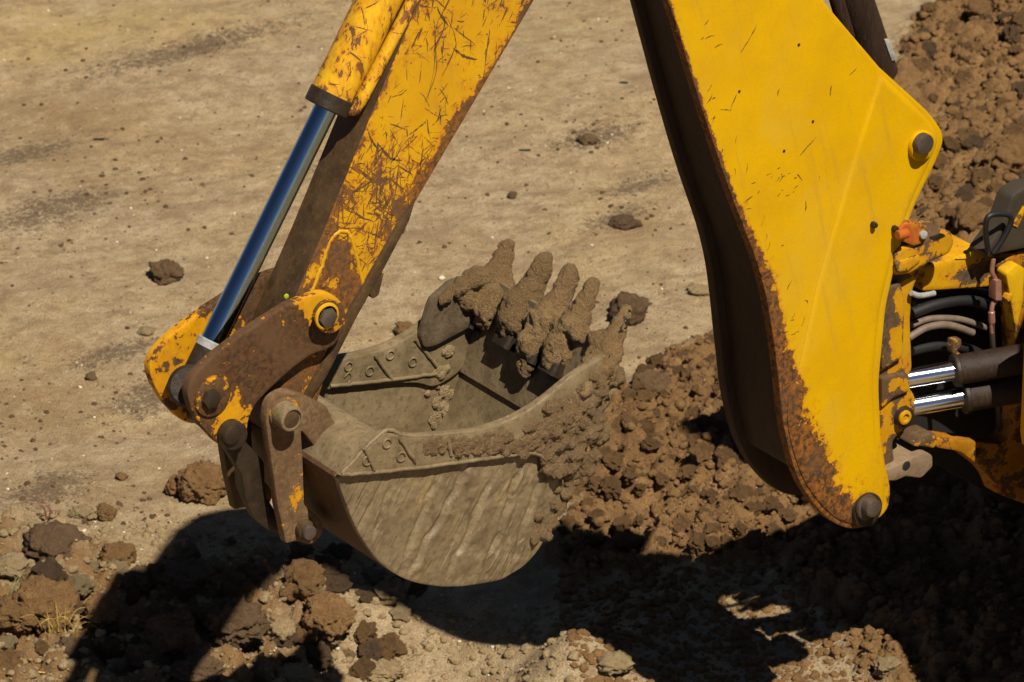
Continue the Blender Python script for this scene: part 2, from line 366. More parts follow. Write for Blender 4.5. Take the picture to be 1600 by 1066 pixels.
def plate_xz(name, P, Y0, Y1, mat, parent, bev=0.004, grid=0.02, edge=(0.35, 0.010), wear=None, scr=None):
    """solid plate with outline P (x, z), front at Y0 and back at Y1, edges broken, front face subdivided to carry its wear"""
    P = ccw(np.asarray(P, float))
    keep = [i for i in range(len(P)) if np.linalg.norm(P[i] - P[i - 1]) > 1e-4]; P = P[keep]
    n = len(P)
    loops = [(0, Y1), (0, Y0 + bev), (bev * 0.3, Y0 + bev * 0.3), (bev, Y0)] if bev > 0 else [(0, Y1), (0, Y0)]
    V, F = [], []
    rings = []
    for d, y in loops:
        Q = offset_in(P, d) if d else P
        rings.append((len(V), Q)); V += [(q[0], y, q[1]) for q in Q]
    for (a, _), (b, _) in zip(rings[:-1], rings[1:]):
        for i in range(n):
            j = (i + 1) % n; F.append((a + i, a + j, b + j, b + i))
    F.append(tuple(range(n))[::-1])
    Q = rings[-1][1]
    lo, hi = Q.min(0), Q.max(0)
    if grid and (hi - lo).max() > grid:
        gx, gz = np.meshgrid(np.arange(lo[0], hi[0], grid), np.arange(lo[1], hi[1], grid))
        g = np.stack([gx.ravel(), gz.ravel()], 1) + rng.uniform(-.3, .3, (gx.size, 2)) * grid
        x, z = Q[:, 0], Q[:, 1]; ins = np.zeros(len(g), bool)
        for i in range(n):
            j = i - 1
            c = ((z[i] > g[:, 1]) != (z[j] > g[:, 1])) & (g[:, 0] < (x[j] - x[i]) * (g[:, 1] - z[i]) / (z[j] - z[i] + 1e-12) + x[i])
            ins ^= c
        g = g[ins]; g = g[seg_dist(g, Q, np.roll(Q, -1, 0)) > grid * 0.4] if len(g) else g
    else: g = np.zeros((0, 2))
    vv = [Vector(q) for q in Q] + [Vector(q) for q in g]
    res = delaunay_2d_cdt(vv, [(i, (i + 1) % n) for i in range(n)], [list(range(n))], 1, 1e-7)
    b0 = len(V)
    V += [(v.x, Y0, v.y) for v in res[0]]
    for f in res[2]:
        p = [res[0][i] for i in f]
        a = sum(p[i].x * p[(i + 1) % len(p)].y - p[(i + 1) % len(p)].x * p[i].y for i in range(len(p)))
        F.append(tuple(b0 + i for i in (f if a > 0 else f[::-1])))
    V = np.array(V)
    me = bpy.data.meshes.new(name)
    me.from_pydata([tuple(v) for v in (V - np.array(OFF))], [], F)
    bm = bmesh.new(); bm.from_mesh(me); bmesh.ops.remove_doubles(bm, verts=bm.verts, dist=1e-5); bm.to_mesh(me); bm.free()
    co = np.zeros(len(me.vertices) * 3, 'f'); me.vertices.foreach_get('co', co); co = co.reshape(-1, 3) + np.array(OFF)
    if edge or wear:
        w = np.zeros(len(co))
        d = seg_dist(co[:, [0, 2]], P, np.roll(P, -1, 0))
        if edge: w = w + edge[0] * np.exp(-d / edge[1])
        if wear:
            px = proj(co); w = w + wear(px[:, 0], px[:, 1])
        at = me.attributes.new('wear', 'FLOAT', 'POINT'); at.data.foreach_set('value', np.clip(w, -1, 2).astype('f'))
    if scr:
        px = proj(co); me.attributes.new('scr', 'FLOAT', 'POINT').data.foreach_set('value', scr(px[:, 0], px[:, 1]).astype('f'))
    finish(me, 40)
    return link(name, me, mat, parent)
def plate(name, pts, Y0, Y1, mat, parent, **kw):
    return plate_xz(name, to_xz(rounded(pts), Y0), Y0, Y1, mat, parent, **kw)
def frame_of(d):
    d = Vector(d).normalized(); u = d.cross(Vector((0, 0, 1)))
    if u.length < 1e-3: u = d.cross(Vector((0, 1, 0)))
    u.normalize(); return d, u, d.cross(u)
def lathe(bm, p0, axis, prof, seg=28):
    """surface of revolution about the axis: prof = [(along, radius), ...]; capped"""
    d, u, v = frame_of(axis); p0 = Vector(p0) - OFF
    rings = []
    for t, r in prof:
        rings.append([bm.verts.new(p0 + d * t + (u * math.cos(2 * math.pi * i / seg) + v * math.sin(2 * math.pi * i / seg)) * r) for i in range(seg)])
    for a, b in zip(rings[:-1], rings[1:]):
        for i in range(seg):
            bm.faces.new((a[i], a[(i + 1) % seg], b[(i + 1) % seg], b[i]))
    bm.faces.new(rings[0][::-1]); bm.faces.new(rings[-1])
def disc(name, px, py, Y0, depth, r, mat, parent, bev=0.004, seg=32, hole=None):
    """round boss standing out toward -y: its foot at Y0, its face at Y0 - depth"""
    c = W(px, py, Y0); bm = bmesh.new()
    prof = [(0, r), (depth - bev, r), (depth - bev * .3, r - bev * .3), (depth, r - bev)]
    if hole: prof += [(depth, hole), (depth - 0.006, hole - 0.001)]
    lathe(bm, c, (0, -1, 0), prof, seg)
    return bm_obj(name, bm, mat, parent)
def rod(name, a, b, r, mat, parent, seg=32, bev=0.003, prof=None):
    a, b = Vector(a), Vector(b); L = (b - a).length; bm = bmesh.new()
    lathe(bm, a, b - a, prof or [(0, r - bev), (bev, r), (L - bev, r), (L, r - bev)], seg)
    return bm_obj(name, bm, mat, parent)
def tube(bm, pts, r, seg=10, off=None, taper=False):
    off = OFF if off is None else off
    pts = [Vector(p) - off for p in pts]; rings = []; pu = None
    for i, p in enumerate(pts):
        d = (pts[min(i + 1, len(pts) - 1)] - pts[max(i - 1, 0)]).normalized()
        if pu is None: _, u, _ = frame_of(d)
        else: u = (pu - d * pu.dot(d)).normalized()
        pu = u; v = d.cross(u)
        rr = r * (1 - 0.7 * i / (len(pts) - 1)) if taper else r
        rings.append([bm.verts.new(p + (u * math.cos(2 * math.pi * k / seg) + v * math.sin(2 * math.pi * k / seg)) * rr) for k in range(seg)])
    for a, b in zip(rings[:-1], rings[1:]):
        for k in range(seg): bm.faces.new((a[k], a[(k + 1) % seg], b[(k + 1) % seg], b[k]))
    bm.faces.new(rings[0][::-1]); bm.faces.new(rings[-1])
def spline(pts, k=8):
    pts = [Vector(p) for p in pts]; out = []
    for i in range(len(pts) - 1):
        p0, p1, p2, p3 = pts[max(i - 1, 0)], pts[i], pts[i + 1], pts[min(i + 2, len(pts) - 1)]
        for j in range(k):
            t = j / k
            out.append(0.5 * ((2 * p1) + (p2 - p0) * t + (2 * p0 - 5 * p1 + 4 * p2 - p3) * t * t + (3 * p1 - p0 - 3 * p2 + p3) * t ** 3))
    out.append(pts[-1]); return out
def pipe(name, pts, r, mat, parent, seg=10, k=8):
    bm = bmesh.new(); tube(bm, spline(pts, k), r, seg); return bm_obj(name, bm, mat, parent, 60)
def box(name, lo, hi, mat, parent, bev=0.01):
    bm = bmesh.new()
    bmesh.ops.create_cube(bm, size=1.0)
    lo, hi = Vector(lo), Vector(hi)
    for v in bm.verts: v.co = Vector(((lo[i] + hi[i]) / 2 + v.co[i] * (hi[i] - lo[i])) for i in range(3)) - OFF
    bmesh.ops.bevel(bm, geom=list(bm.edges), offset=bev, segments=2, affect='EDGES', profile=0.7)
    return bm_obj(name, bm, mat, parent)
def bead(name, pts, Y, r, mat, parent, wob=0.25):
    """weld bead lying on the plane y = Y"""
    w = spline([W(x, y, Y) for x, y in pts], 10)
    w = [p + Vector((rng.normal() * r * wob * .5, rng.normal() * r * wob * .3, rng.normal() * r * wob * .5)) for p in w]
    bm = bmesh.new(); tube(bm, w, r, 8); return bm_obj(name, bm, mat, parent, 80)
def scratches(name, strokes, Y, mat, parent):
    """thin gouges through the paint: ribbons a fraction of a millimetre proud of the face; strokes = [(points in x, z), width]"""
    V, F = [], []
    for pts, wd in strokes:
        n = len(pts); b = len(V)
        for i, p in enumerate(pts):
            d = pts[min(i + 1, n - 1)] - pts[max(i - 1, 0)]; d = d / (np.linalg.norm(d) + 1e-9)
            t = i / (n - 1); ww = wd * (math.sin(math.pi * min(max(t, 0.03), 0.97)) ** 0.5) * rng.uniform(0.3, 1.5)
            for s in (-1, 1): V.append((p[0] - d[1] * ww * s * .5 - OFF.x, Y - 0.0006 - OFF.y, p[1] + d[0] * ww * s * .5 - OFF.z))
        for i in range(n - 1): F.append((b + 2 * i, b + 2 * i + 1, b + 2 * i + 3, b + 2 * i + 2))
    me = bpy.data.meshes.new(name); me.from_pydata(V, [], F); me.update()
    o = link(name, me, mat, parent); o['kind'] = 'stuff'
    return o
def stroke(px, py, ang, length, curve, Y, n=14):
    """a curved stroke in the plane y = Y, given where it starts"""
    a = W(px, py, Y); p = np.array([a.x, a.z]); out = [p]
    for i in range(n):
        ang += curve / n + rng.normal() * 0.10
        p = p + np.array([math.cos(ang), math.sin(ang)]) * length / n; out.append(p)
    return out
def inside(poly, px, py):
    c = False; n = len(poly)
    for i in range(n):
        x1, y1 = poly[i][:2]; x2, y2 = poly[i - 1][:2]
        if (y1 > py) != (y2 > py) and px < (x2 - x1) * (py - y1) / (y2 - y1 + 1e-9) + x1: c = not c
    return c

# ------------------------------------------------------------------ ground: one sheet to the horizon
RG = np.array([math.cos(AZ), -math.sin(AZ)]); FG = np.array([math.sin(AZ), math.cos(AZ)])
def world_poly(px):
    return np.array([[Gp(x, y).x, Gp(x, y).y] for x, y in px])
HEAP = world_poly([(850, 905), (900, 700), (960, 620), (1010, 570), (1060, 535), (1125, 515), (1200, 420), (1290, 240), (1395, 85), (1430, 25), (1500, -20), (1700, -120), (2300, -120), (2300, 1300), (1500, 1250), (1200, 900)])
ROUGH = world_poly([(-100, 790), (60, 800), (150, 850), (250, 900), (330, 880), (420, 860), (560, 850), (600, 960), (560, 1010), (560, 1200), (-300, 1300), (-300, 800)])
def poly_sd(Q, P):
    d = seg_dist(Q, P, np.roll(P, -1, 0)); ins = np.zeros(len(Q), bool); n = len(P)
    for i in range(n):
        j = i - 1
        ins ^= ((P[i, 1] > Q[:, 1]) != (P[j, 1] > Q[:, 1])) & (Q[:, 0] < (P[j, 0] - P[i, 0]) * (Q[:, 1] - P[i, 1]) / (P[j, 1] - P[i, 1] + 1e-12) + P[i, 0])
    return np.where(ins, d, -d)
DARK_STREAKS = [(90, 330, 120, 28), (300, 80, 200, 20), (930, 215, 80, 22), (960, 340, 60, 18), (70, 770, 90, 30), (40, 240, 100, 20), (230, 620, 80, 30), (560, 250, 100, 20), (180, 560, 90, 16), (1000, 290, 70, 16)]  # streaks where the earth colour is darkened
def masks(Q):
    near = (np.abs(Q) < 12).all(1)
    hs = np.full(len(Q), -5.0); rs = np.full(len(Q), -5.0)
    q = Q[near]
    wob = 0.10 * fbm(np.c_[q * 3.0, np.zeros(len(q))], 3)
    hs[near] = poly_sd(q, HEAP) + wob; rs[near] = poly_sd(q, ROUGH) + wob
    return sstep(hs, -0.06, 0.16), sstep(rs, -0.05, 0.2), hs
RELIEF = [(650, 1015, .34, -.13), (480, 1000, .18, -.05), (885, 1045, .17, .13), (745, 1045, .16, -.09), (900, 850, .26, -.10), (1000, 800, .2, -.04), (100, 900, .30, .05)]
RELIEF = [((Gp(x, y).x, Gp(x, y).y), r, h) for x, y, r, h in RELIEF]
def height(Q):
    h, r, hs = masks(Q)
    P = np.c_[Q, np.full(len(Q), 0.37)]
    z = 0.030 * fbm(P * 1.1, 3) + 0.010 * fbm(P * 5.0, 3) + 0.0040 * fbm(P * 22, 4, 0.6)
    lump = np.sqrt(np.abs(fbm(P * 8 + 5.1, 2, 0.5)) + .004); lump2 = np.sqrt(np.abs(fbm(P * 21 + 9.7, 2, 0.5)) + .01)
    fade = np.exp(-np.maximum(np.linalg.norm(Q, axis=1) - 8, 0) * 0.4)
    z = z + h * fade * (0.05 + 0.10 * sstep(hs, 0.0, 0.9) + 0.085 * lump + 0.032 * lump2 - 0.04 + 0.012 * fbm(P * 40, 2) + 0.04 * fbm(P * 3.1 + 2, 2))
    z = z + r * fade * (0.02 + 0.085 * lump + 0.026 * lump2 - 0.03 + 0.010 * fbm(P * 40, 2))
    for c, rr, hh in RELIEF:
        z = z + hh * np.exp(-((Q - np.array(c)) ** 2).sum(1) / rr ** 2)
    return ZG + z
def axis_coords(lo, hi, step, far=900):
    c = list(np.arange(lo, hi, step)); g = step; p = hi; up = []
    while p < far: p += g; up.append(p); g *= 1.35
    g = step; p = lo; dn = []
    while p > -far: p -= g; dn.append(p); g *= 1.35
    return np.array(dn[::-1] + c + up)
c0 = Gp(800, 1130); c1 = Gp(800, -60)
f0 = np.array([c0.x, c0.y]) @ FG; f1 = np.array([c1.x, c1.y]) @ FG
us = axis_coords(-1.9, 1.95, 0.0105); vs = axis_coords(f0, f1, 0.0125)
UU, VV = np.meshgrid(us, vs)
XY = UU.ravel()[:, None] * RG + VV.ravel()[:, None] * FG
ZZ = height(XY)
nu, nv = len(us), len(vs)
idx = np.arange(nu * nv).reshape(nv, nu)
quads = np.stack([idx[:-1, :-1], idx[:-1, 1:], idx[1:, 1:], idx[1:, :-1]], -1).reshape(-1, 4)
def np_mesh(name, V, F):
    me = bpy.data.meshes.new(name); k = F.shape[1]
    me.vertices.add(len(V)); me.vertices.foreach_set('co', np.ascontiguousarray(V, 'f').ravel())
    me.loops.add(F.size); me.loops.foreach_set('vertex_index', np.ascontiguousarray(F, 'i').ravel())
    me.polygons.add(len(F)); me.polygons.foreach_set('loop_start', np.arange(0, F.size, k, dtype='i'))
    me.polygons.foreach_set('loop_total', np.full(len(F), k, 'i'))
    me.polygons.foreach_set('use_smooth', np.ones(len(F), bool))
    me.update(calc_edges=True); me.validate(); return me
gm = np_mesh('ground', np.c_[XY, ZZ], quads)
hm, rm, _ = masks(XY)
gm.attributes.new('heap', 'FLOAT', 'POINT').data.foreach_set('value', np.clip(hm + 0.6 * rm, 0, 1).astype('f'))
gpx = proj(np.c_[XY, np.full(len(XY), ZG)])
dm = np.zeros(len(XY))
front = ((np.c_[XY, ZZ] - np.array(CAMPOS)) @ np.array(VIEW)) > 3
for x, y, sx, sy in DARK_STREAKS:
    dm = np.maximum(dm, np.exp(-((gpx[:, 0] - x) / sx) ** 2 - ((gpx[:, 1] - y + 0.25 * (gpx[:, 0] - x)) / sy) ** 2))
ZONES = [(180, 40, 150, 34, 1.0), (50, 70, 70, 24, .6), (90, 180, 130, 36, -.8), (60, 260, 80, 26, -.5), (200, 300, 90, 26, -.4), (40, 640, 110, 50, -.8), (110, 560, 70, 24, -.3), (20, 570, 30, 20, .6), (110, 770, 150, 30, -.6), (900, 40, 110, 30, .35), (20, 1000, 120, 60, -1.0), (560, 30, 80, 30, .4), (700, 400, 80, 30, -.2), (1010, 380, 60, 20, .3)]
tint = np.zeros(len(XY)); wob = 26 * fbm(np.c_[XY * 2.5, np.zeros(len(XY))], 3)
for x, y, sx, sy, k in ZONES:
    tint += k * np.exp(-((gpx[:, 0] + wob - x) / sx) ** 2 - ((gpx[:, 1] + wob * .5 - y) / sy) ** 2)
tint[~front] = 0
gm.attributes.new('tint', 'FLOAT', 'POINT').data.foreach_set('value', np.clip(tint, -1, 1).astype('f'))
dm[~front] = 0
gm.attributes.new('dark_streak', 'FLOAT', 'POINT').data.foreach_set('value', dm.astype('f'))
ground = link('ground', gm, M['ground']); tag(ground, 'dry tan trampled earth with brown dug soil on the right', kind='structure')

def on_ground(px, py):
    z = ZG
    for _ in range(6):
        p = Gp(px, py, z); z = 0.5 * z + 0.5 * float(height(np.array([[p.x, p.y]]))[0])
    p = Gp(px, py, z); p.z = float(height(np.array([[p.x, p.y]]))[0]); return p

# ------------------------------------------------------------------ clods
def ico(sub):
    bm = bmesh.new(); bmesh.ops.create_icosphere(bm, subdivisions=sub, radius=1)
    V = np.array([v.co[:] for v in bm.verts]); F = np.array([[v.index for v in f.verts] for f in bm.faces]); bm.free(); return V, F
ICO = {k: ico(k) for k in (1, 2, 3, 4, 5)}
def clod_shape(sub, seed, rough=0.35, flat=0.8):
    V, F = ICO[sub]; r = np.random.default_rng(seed); o = r.uniform(0, 90, 3)
    d = 1 + rough * fbm(V * 1.3 + o, 2) + rough * 0.5 * fbm(V * 3.4 + o, 3, 0.55)

    # broken facets: press the ball in along a few planes
    P = V * d[:, None]
    for _ in range(5):
        n = r.normal(size=3); n /= np.linalg.norm(n); h = r.uniform(0.62, 0.9)
        s = P @ n; P = P - np.outer(np.maximum(s - h, 0) * 0.55, n)
    if sub >= 2: P = P * (1 + (0.16 if sub > 2 else .22) * fbm(V * 4.2 + o, 2)[:, None] + (0.13 * np.abs(fbm(V * 8 + o, 3, 0.62)) if sub > 2 else 0 * d)[:, None])
    if sub >= 4: P = P * (1 + 0.05 * fbm(V * 19 + o, 2)[:, None])
    P[:, 2] *= flat
    return P, F
N_CLOD = 0
def clod(px, py, w_px, mat='clod', label=None, group=None, sub=4, seed=None, h=0.8, name='clod', sink=0.25, rough=0.35, asp=1.0):
    """clod whose middle is seen at (px, py) and is w_px across"""
    global N_CLOD; N_CLOD += 1
    r = w_px * MPP / 2 * 1.02
    p = on_ground(px, py + w_px * 0.22)
    V, F = clod_shape(sub, seed or (100 + N_CLOD), rough, h)
    V = V * r * np.array([asp, 1, 1]); V[:, 2] += r * h * (1 - sink)
    a = rng.uniform(0, 6.28); R = np.array([[math.cos(a), -math.sin(a), 0], [math.sin(a), math.cos(a), 0], [0, 0, 1]])
    me = np_mesh(name, V @ R.T, F)
    o = link(name, me, M[mat], None, p)
    tag(o, label, 'clod' if name == 'clod' else 'stone', group)
    return o
clod(259, 422, 60, 'clod_dark', 'dark round clod alone on the dry earth left of the blue ram', h=0.72)
clod(318, 760, 84, 'clod', 'large brown clod on the dry earth left of the bucket link', sub=5, rough=0.3, h=0.85)
clod(273, 763, 36, 'clod', 'small pointed clod leaning against the large brown clod', h=1.0)
clod(512, 972, 84, 'clod', 'sunlit cracked clod below the bucket between two shadows', sub=5, h=0.85)
clod(983, 482, 74, 'clod_dark', 'dark crumbly clod right behind the teeth of the bucket', h=0.75)
clod(1020, 596, 72, 'clod_dark', 'grey brown clod at the left edge of the dug soil beside the boom', h=0.7)
clod(70, 940, 120, 'clod', 'broad earth lump with dry grass growing on it', sub=5, h=0.6, sink=0.4)
clod(185, 865, 58, 'clod', 'brown clod at the edge of the arm shadow, lower left')
clod(85, 835, 110, 'clod_dark', 'low dark earth hump at the left margin beside a red twig', h=0.5, sink=0.4)
clod(1580, 240, 120, 'clod', 'big grey clod on the dug soil at the right margin', sub=5, h=0.8)
clod(1530, 12, 60, 'clod', 'smooth brown clod at the top of the dug soil')
clod(1520, 345, 74, 'clod', 'rounded clod on the dug soil above the yellow frame bar')
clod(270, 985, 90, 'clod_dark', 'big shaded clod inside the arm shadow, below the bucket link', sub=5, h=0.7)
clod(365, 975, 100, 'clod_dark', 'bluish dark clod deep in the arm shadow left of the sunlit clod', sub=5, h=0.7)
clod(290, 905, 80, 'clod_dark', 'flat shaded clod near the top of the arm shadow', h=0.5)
clod(440, 985, 54, 'clod_pale', 'pale clod half in the arm shadow beside the sunlit cracked clod')
clod(475, 905, 76, 'clod', 'clod with a sunlit patch under the back of the bucket', h=0.8)
clod(143, 588, 22, 'clod_dark', 'small dark lump left of the link end on bare dry earth', sub=3)
clod(190, 740 + 5, 20, 'clod', 'tiny brown crumb beside the large brown clod', sub=3)
clod(635, 512, 44, 'clod', 'crumbly clod lying behind the far rim of the bucket', h=0.6)
clod(622, 355, 30, 'clod_dark', 'dark clod seen at the right edge of the dipper', sub=3, h=0.7)
clod(918, 214, 40, 'clod_dark', 'flat dark clod on the pale earth between dipper and boom', h=0.45)
clod(800, 305, 20, 'clod_dark', 'little dark clod on the pale earth above the teeth', sub=3)
clod(228, 513, 34, 'clod_pale', 'pale flat stone on the dry earth left of the blue ram', sub=3, h=0.35, name='stone', rough=0.15)
clod(1092, 449, 44, 'clod_pale', 'pale stone beside the dark underside of the boom', sub=4, h=0.4, name='stone', rough=0.3)
clod(690, 433, 16, 'stone', 'small white stone behind the far bucket rim', sub=2, h=0.5, name='stone', rough=0.2)
clod(98, 825 - 20, 20, 'clod_pale', 'small pale crumb near the red twig', sub=3)
clod(20, 880, 60, 'clod_pale', 'pale earth lump at the left margin', h=0.6)
clod(960, 1030, 60, 'clod_pale', 'pale lump at the lower edge of the sunlit earth', h=0.5, sink=0.4)
clod(1385, 1040, 44, 'clod_pale', 'pale clod at the edge of the machine shadow at the bottom')
clod(160, 960, 60, 'clod', 'brown clod beside the straight edge of the arm shadow')
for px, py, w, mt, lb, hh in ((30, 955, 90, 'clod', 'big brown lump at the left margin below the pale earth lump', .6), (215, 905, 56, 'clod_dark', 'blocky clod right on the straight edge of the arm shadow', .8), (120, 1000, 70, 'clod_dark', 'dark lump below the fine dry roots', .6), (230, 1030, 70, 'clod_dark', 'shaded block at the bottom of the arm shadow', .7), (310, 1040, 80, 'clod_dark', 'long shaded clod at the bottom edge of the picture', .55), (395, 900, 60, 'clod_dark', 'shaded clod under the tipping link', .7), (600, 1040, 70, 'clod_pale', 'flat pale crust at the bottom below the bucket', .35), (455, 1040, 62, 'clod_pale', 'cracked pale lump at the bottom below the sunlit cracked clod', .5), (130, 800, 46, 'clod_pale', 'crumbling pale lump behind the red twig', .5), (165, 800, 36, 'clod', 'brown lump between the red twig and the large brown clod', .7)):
    clod(px, py, w, mt, lb, sub=5, h=hh, sink=.35)
# loose clods of the dug soil: individuals
HEAP_PX = [(905, 715), (1010, 580), (1125, 525), (1130, 640), (1175, 740), (1260, 800), (1320, 840), (1060, 860), (880, 880)]
HEAP2_PX = [(1410, 90), (1440, 30), (1500, -5), (1600, -5), (1600, 330), (1500, 345), (1425, 330), (1475, 220)]
LOW_PX = [(0, 830), (140, 850), (250, 900), (330, 830), (440, 850), (560, 880), (700, 925), (560, 1066), (0, 1066)]
def scatter_px(poly, n, dmin, seed):
    r = np.random.default_rng(seed); P = np.array(poly); pts = []
    for _ in range(n * 40):
        p = r.uniform(P.min(0), P.max(0))
        if inside(poly, *p) and all((p[0] - q[0]) ** 2 + (p[1] - q[1]) ** 2 > dmin ** 2 for q in pts): pts.append(p)
        if len(pts) >= n: break
    return pts
protos = {}
MARKS = [(950, 560, 'just right of the near bucket tooth'), (900, 700, 'close by the mud caked bucket corner'), (1010, 640, 'near the grey brown clod'), (1090, 560, 'by the dark boom underside, high up'), (1120, 690, 'by the dark boom underside, low down'), (1010, 760, 'halfway from bucket to boom'), (900, 830, 'right of the rounded bucket bottom'), (1050, 850, 'along the upper edge of the boom shadow'), (1200, 800, 'just left of the boom foot'), (1310, 850, 'below the boom pivot pin'),
         (1430, 60, 'at the top beside the boom ram'), (1530, 50, 'in the top right corner'), (1440, 150, 'above the upper boom pin'), (1570, 160, 'above the big grey clod'), (1500, 240, 'right of the upper boom pin'), (1560, 310, 'below the big grey clod'), (1440, 310, 'above the orange lock lever'), (1490, 330, 'above the yellow hook bracket'),
         (30, 870, 'at the left margin'), (40, 1030, 'in the lower left corner'), (140, 900, 'beside the edge of the arm shadow'), (200, 1010, 'low down inside the arm shadow'), (310, 880, 'in the rounded top of the arm shadow'), (330, 1010, 'beside the bluish dark clod'), (430, 900, 'below the tipping links'), (450, 1030, 'under the sunlit cracked clod'), (560, 930, 'under the bucket back'), (560, 1040, 'at the lower edge below the bucket')]
def clod_words(w, mat, px, py, label):
    size = 'small' if w < 24 else 'medium' if w < 36 else 'large'
    tone = {'clod': 'brown', 'clod_dark': 'dark', 'clod_pale': 'pale'}[mat]
    m = min(MARKS, key=lambda q: (q[0] - px) ** 2 + (q[1] - py) ** 2)[2]
    return f'{size} {tone} clod {m}'
def loose(poly, n, dmin, seed, lo, hi, mats, label, group):
    r = np.random.default_rng(seed)
    for i, (px, py) in enumerate(scatter_px(poly, n, dmin, seed)):
        k = (i % 9, mats[i % len(mats)])
        if k not in protos:
            V, F = clod_shape(4 if i < 24 else 3, 500 + k[0] * 7, 0.48, 0.85)
            me = np_mesh('clod', V, F); me.materials.append(M[k[1]]); protos[k] = me
        p = on_ground(px, py); s = r.uniform(lo, hi) ** 1.0 * MPP * 0.5
        o = bpy.data.objects.new('clod', protos[k]); COL.objects.link(o)
        o.location = p + Vector((0, 0, s * 0.12)); o.scale = (s, s, s); o.rotation_euler = (r.uniform(-.5, .5), r.uniform(-.5, .5), r.uniform(0, 6.28))
        tag(o, clod_words(s / MPP * 2, mats[i % len(mats)], px, py, label), 'clod', group)
loose(HEAP_PX, 90, 22, 31, 14, 42, ('clod', 'clod', 'clod'), 'loose brown clod in the dug soil between bucket and boom', 'clods in the dug soil left of the boom')
loose(HEAP2_PX, 70, 20, 32, 18, 50, ('clod', 'clod', 'clod_dark'), 'loose brown clod in the dug soil right of the boom', 'clods in the dug soil right of the boom')
loose(LOW_PX, 60, 26, 33, 18, 62, ('clod', 'clod_dark', 'clod_pale'), 'loose clod in the rough earth below the bucket', 'clods in the rough earth below the bucket')
# crumbs nobody could count
def crumbs(name, polys, mat, seed, label):
    Vs, Fs, b = [], [], 0; r = np.random.default_rng(seed)
    shapes = [clod_shape(2, 900 + i, 0.4, 0.8) for i in range(8)] + [clod_shape(1, 950 + i, 0.3, 0.8) for i in range(8)]
    for poly, n, lo, hi in polys:
        P = np.array(poly)
        q = r.uniform(P.min(0), P.max(0), (n * 3, 2)); q = [p for p in q if inside(poly, *p)][:n]
        W0 = np.array([[*Gp(x, y).xy] for x, y in q])
        z = height(W0)
        for (x, y), zz in zip(W0, z):
            s = lo * (hi / lo) ** (r.uniform() ** 2.2) * MPP * .5
            V, F = shapes[r.integers(0, 8) + (8 if s < 6 * MPP * .5 else 0)]
            a = r.uniform(0, 6.28); R = np.array([[math.cos(a), -math.sin(a), 0], [math.sin(a), math.cos(a), 0], [0, 0, 1]])
            Vs.append(V @ R.T * s + np.array([x, y, zz + s * 0.05])); Fs.append(F + b); b += len(V)
    o = link(name, np_mesh(name, np.concatenate(Vs), np.concatenate(Fs)), M[mat]); tag(o, label, kind='stuff'); return o
crumbs('soil_crumbs', [([(870, 900), (905, 700), (1010, 575), (1125, 515), (1260, 700), (1330, 830), (1600, 800), (1640, 1100), (900, 1100)], 6500, 4.5, 26),
                       ([(1395, 85), (1440, 20), (1500, -40), (1640, -60), (1640, 420), (1400, 420), (1420, 300), (1475, 200)], 2600, 5, 30)], 'clod', 41, 'crumbs of brown dug soil')
crumbs('earth_crumbs', [([(-30, 800), (140, 840), (330, 820), (560, 860), (720, 930), (900, 930), (900, 1100), (-30, 1100)], 2200, 6, 24),
                        ([(-30, -30), (1000, -30), (1120, 520), (900, 700), (560, 900), (-30, 830)], 1300, 2.4, 9)], 'clod_pale', 42, 'crumbs of dry pale earth')
crumbs('dark_crumbs', [([(-30, -30), (1000, -30), (1120, 520), (900, 700), (560, 900), (-30, 830)], 1100, 2.4, 12),
                       ([(0, 310), (90, 270), (230, 255), (330, 290), (240, 345), (120, 400), (10, 380)], 110, 2.5, 14), ([(0, 170), (190, 190), (250, 225), (150, 260), (0, 265)], 50, 2.5, 9), ([(230, 55), (360, 60), (350, 100), (240, 100)], 60, 2.5, 9), ([(0, 590), (120, 570), (230, 620), (190, 690), (0, 720)], 80, 2.5, 12), ([(840, 190), (960, 190), (960, 240), (840, 245)], 40, 3, 14), ([(930, 320), (1030, 315), (1010, 360), (930, 370)], 30, 3, 14), ([(0, 740), (170, 780), (330, 800), (300, 830), (60, 850)], 70, 4, 16)], 'clod_dark', 43, 'dark crumbs strewn over the dry earth')

crumbs('pebbles', [([(-30, -30), (1000, -30), (1120, 520), (900, 700), (560, 900), (-30, 830)], 420, 2.5, 7.5), ([(-30, 800), (560, 860), (900, 930), (900, 1100), (-30, 1100)], 120, 3, 10)], 'stone', 44, 'pale pebbles strewn over the dry earth')

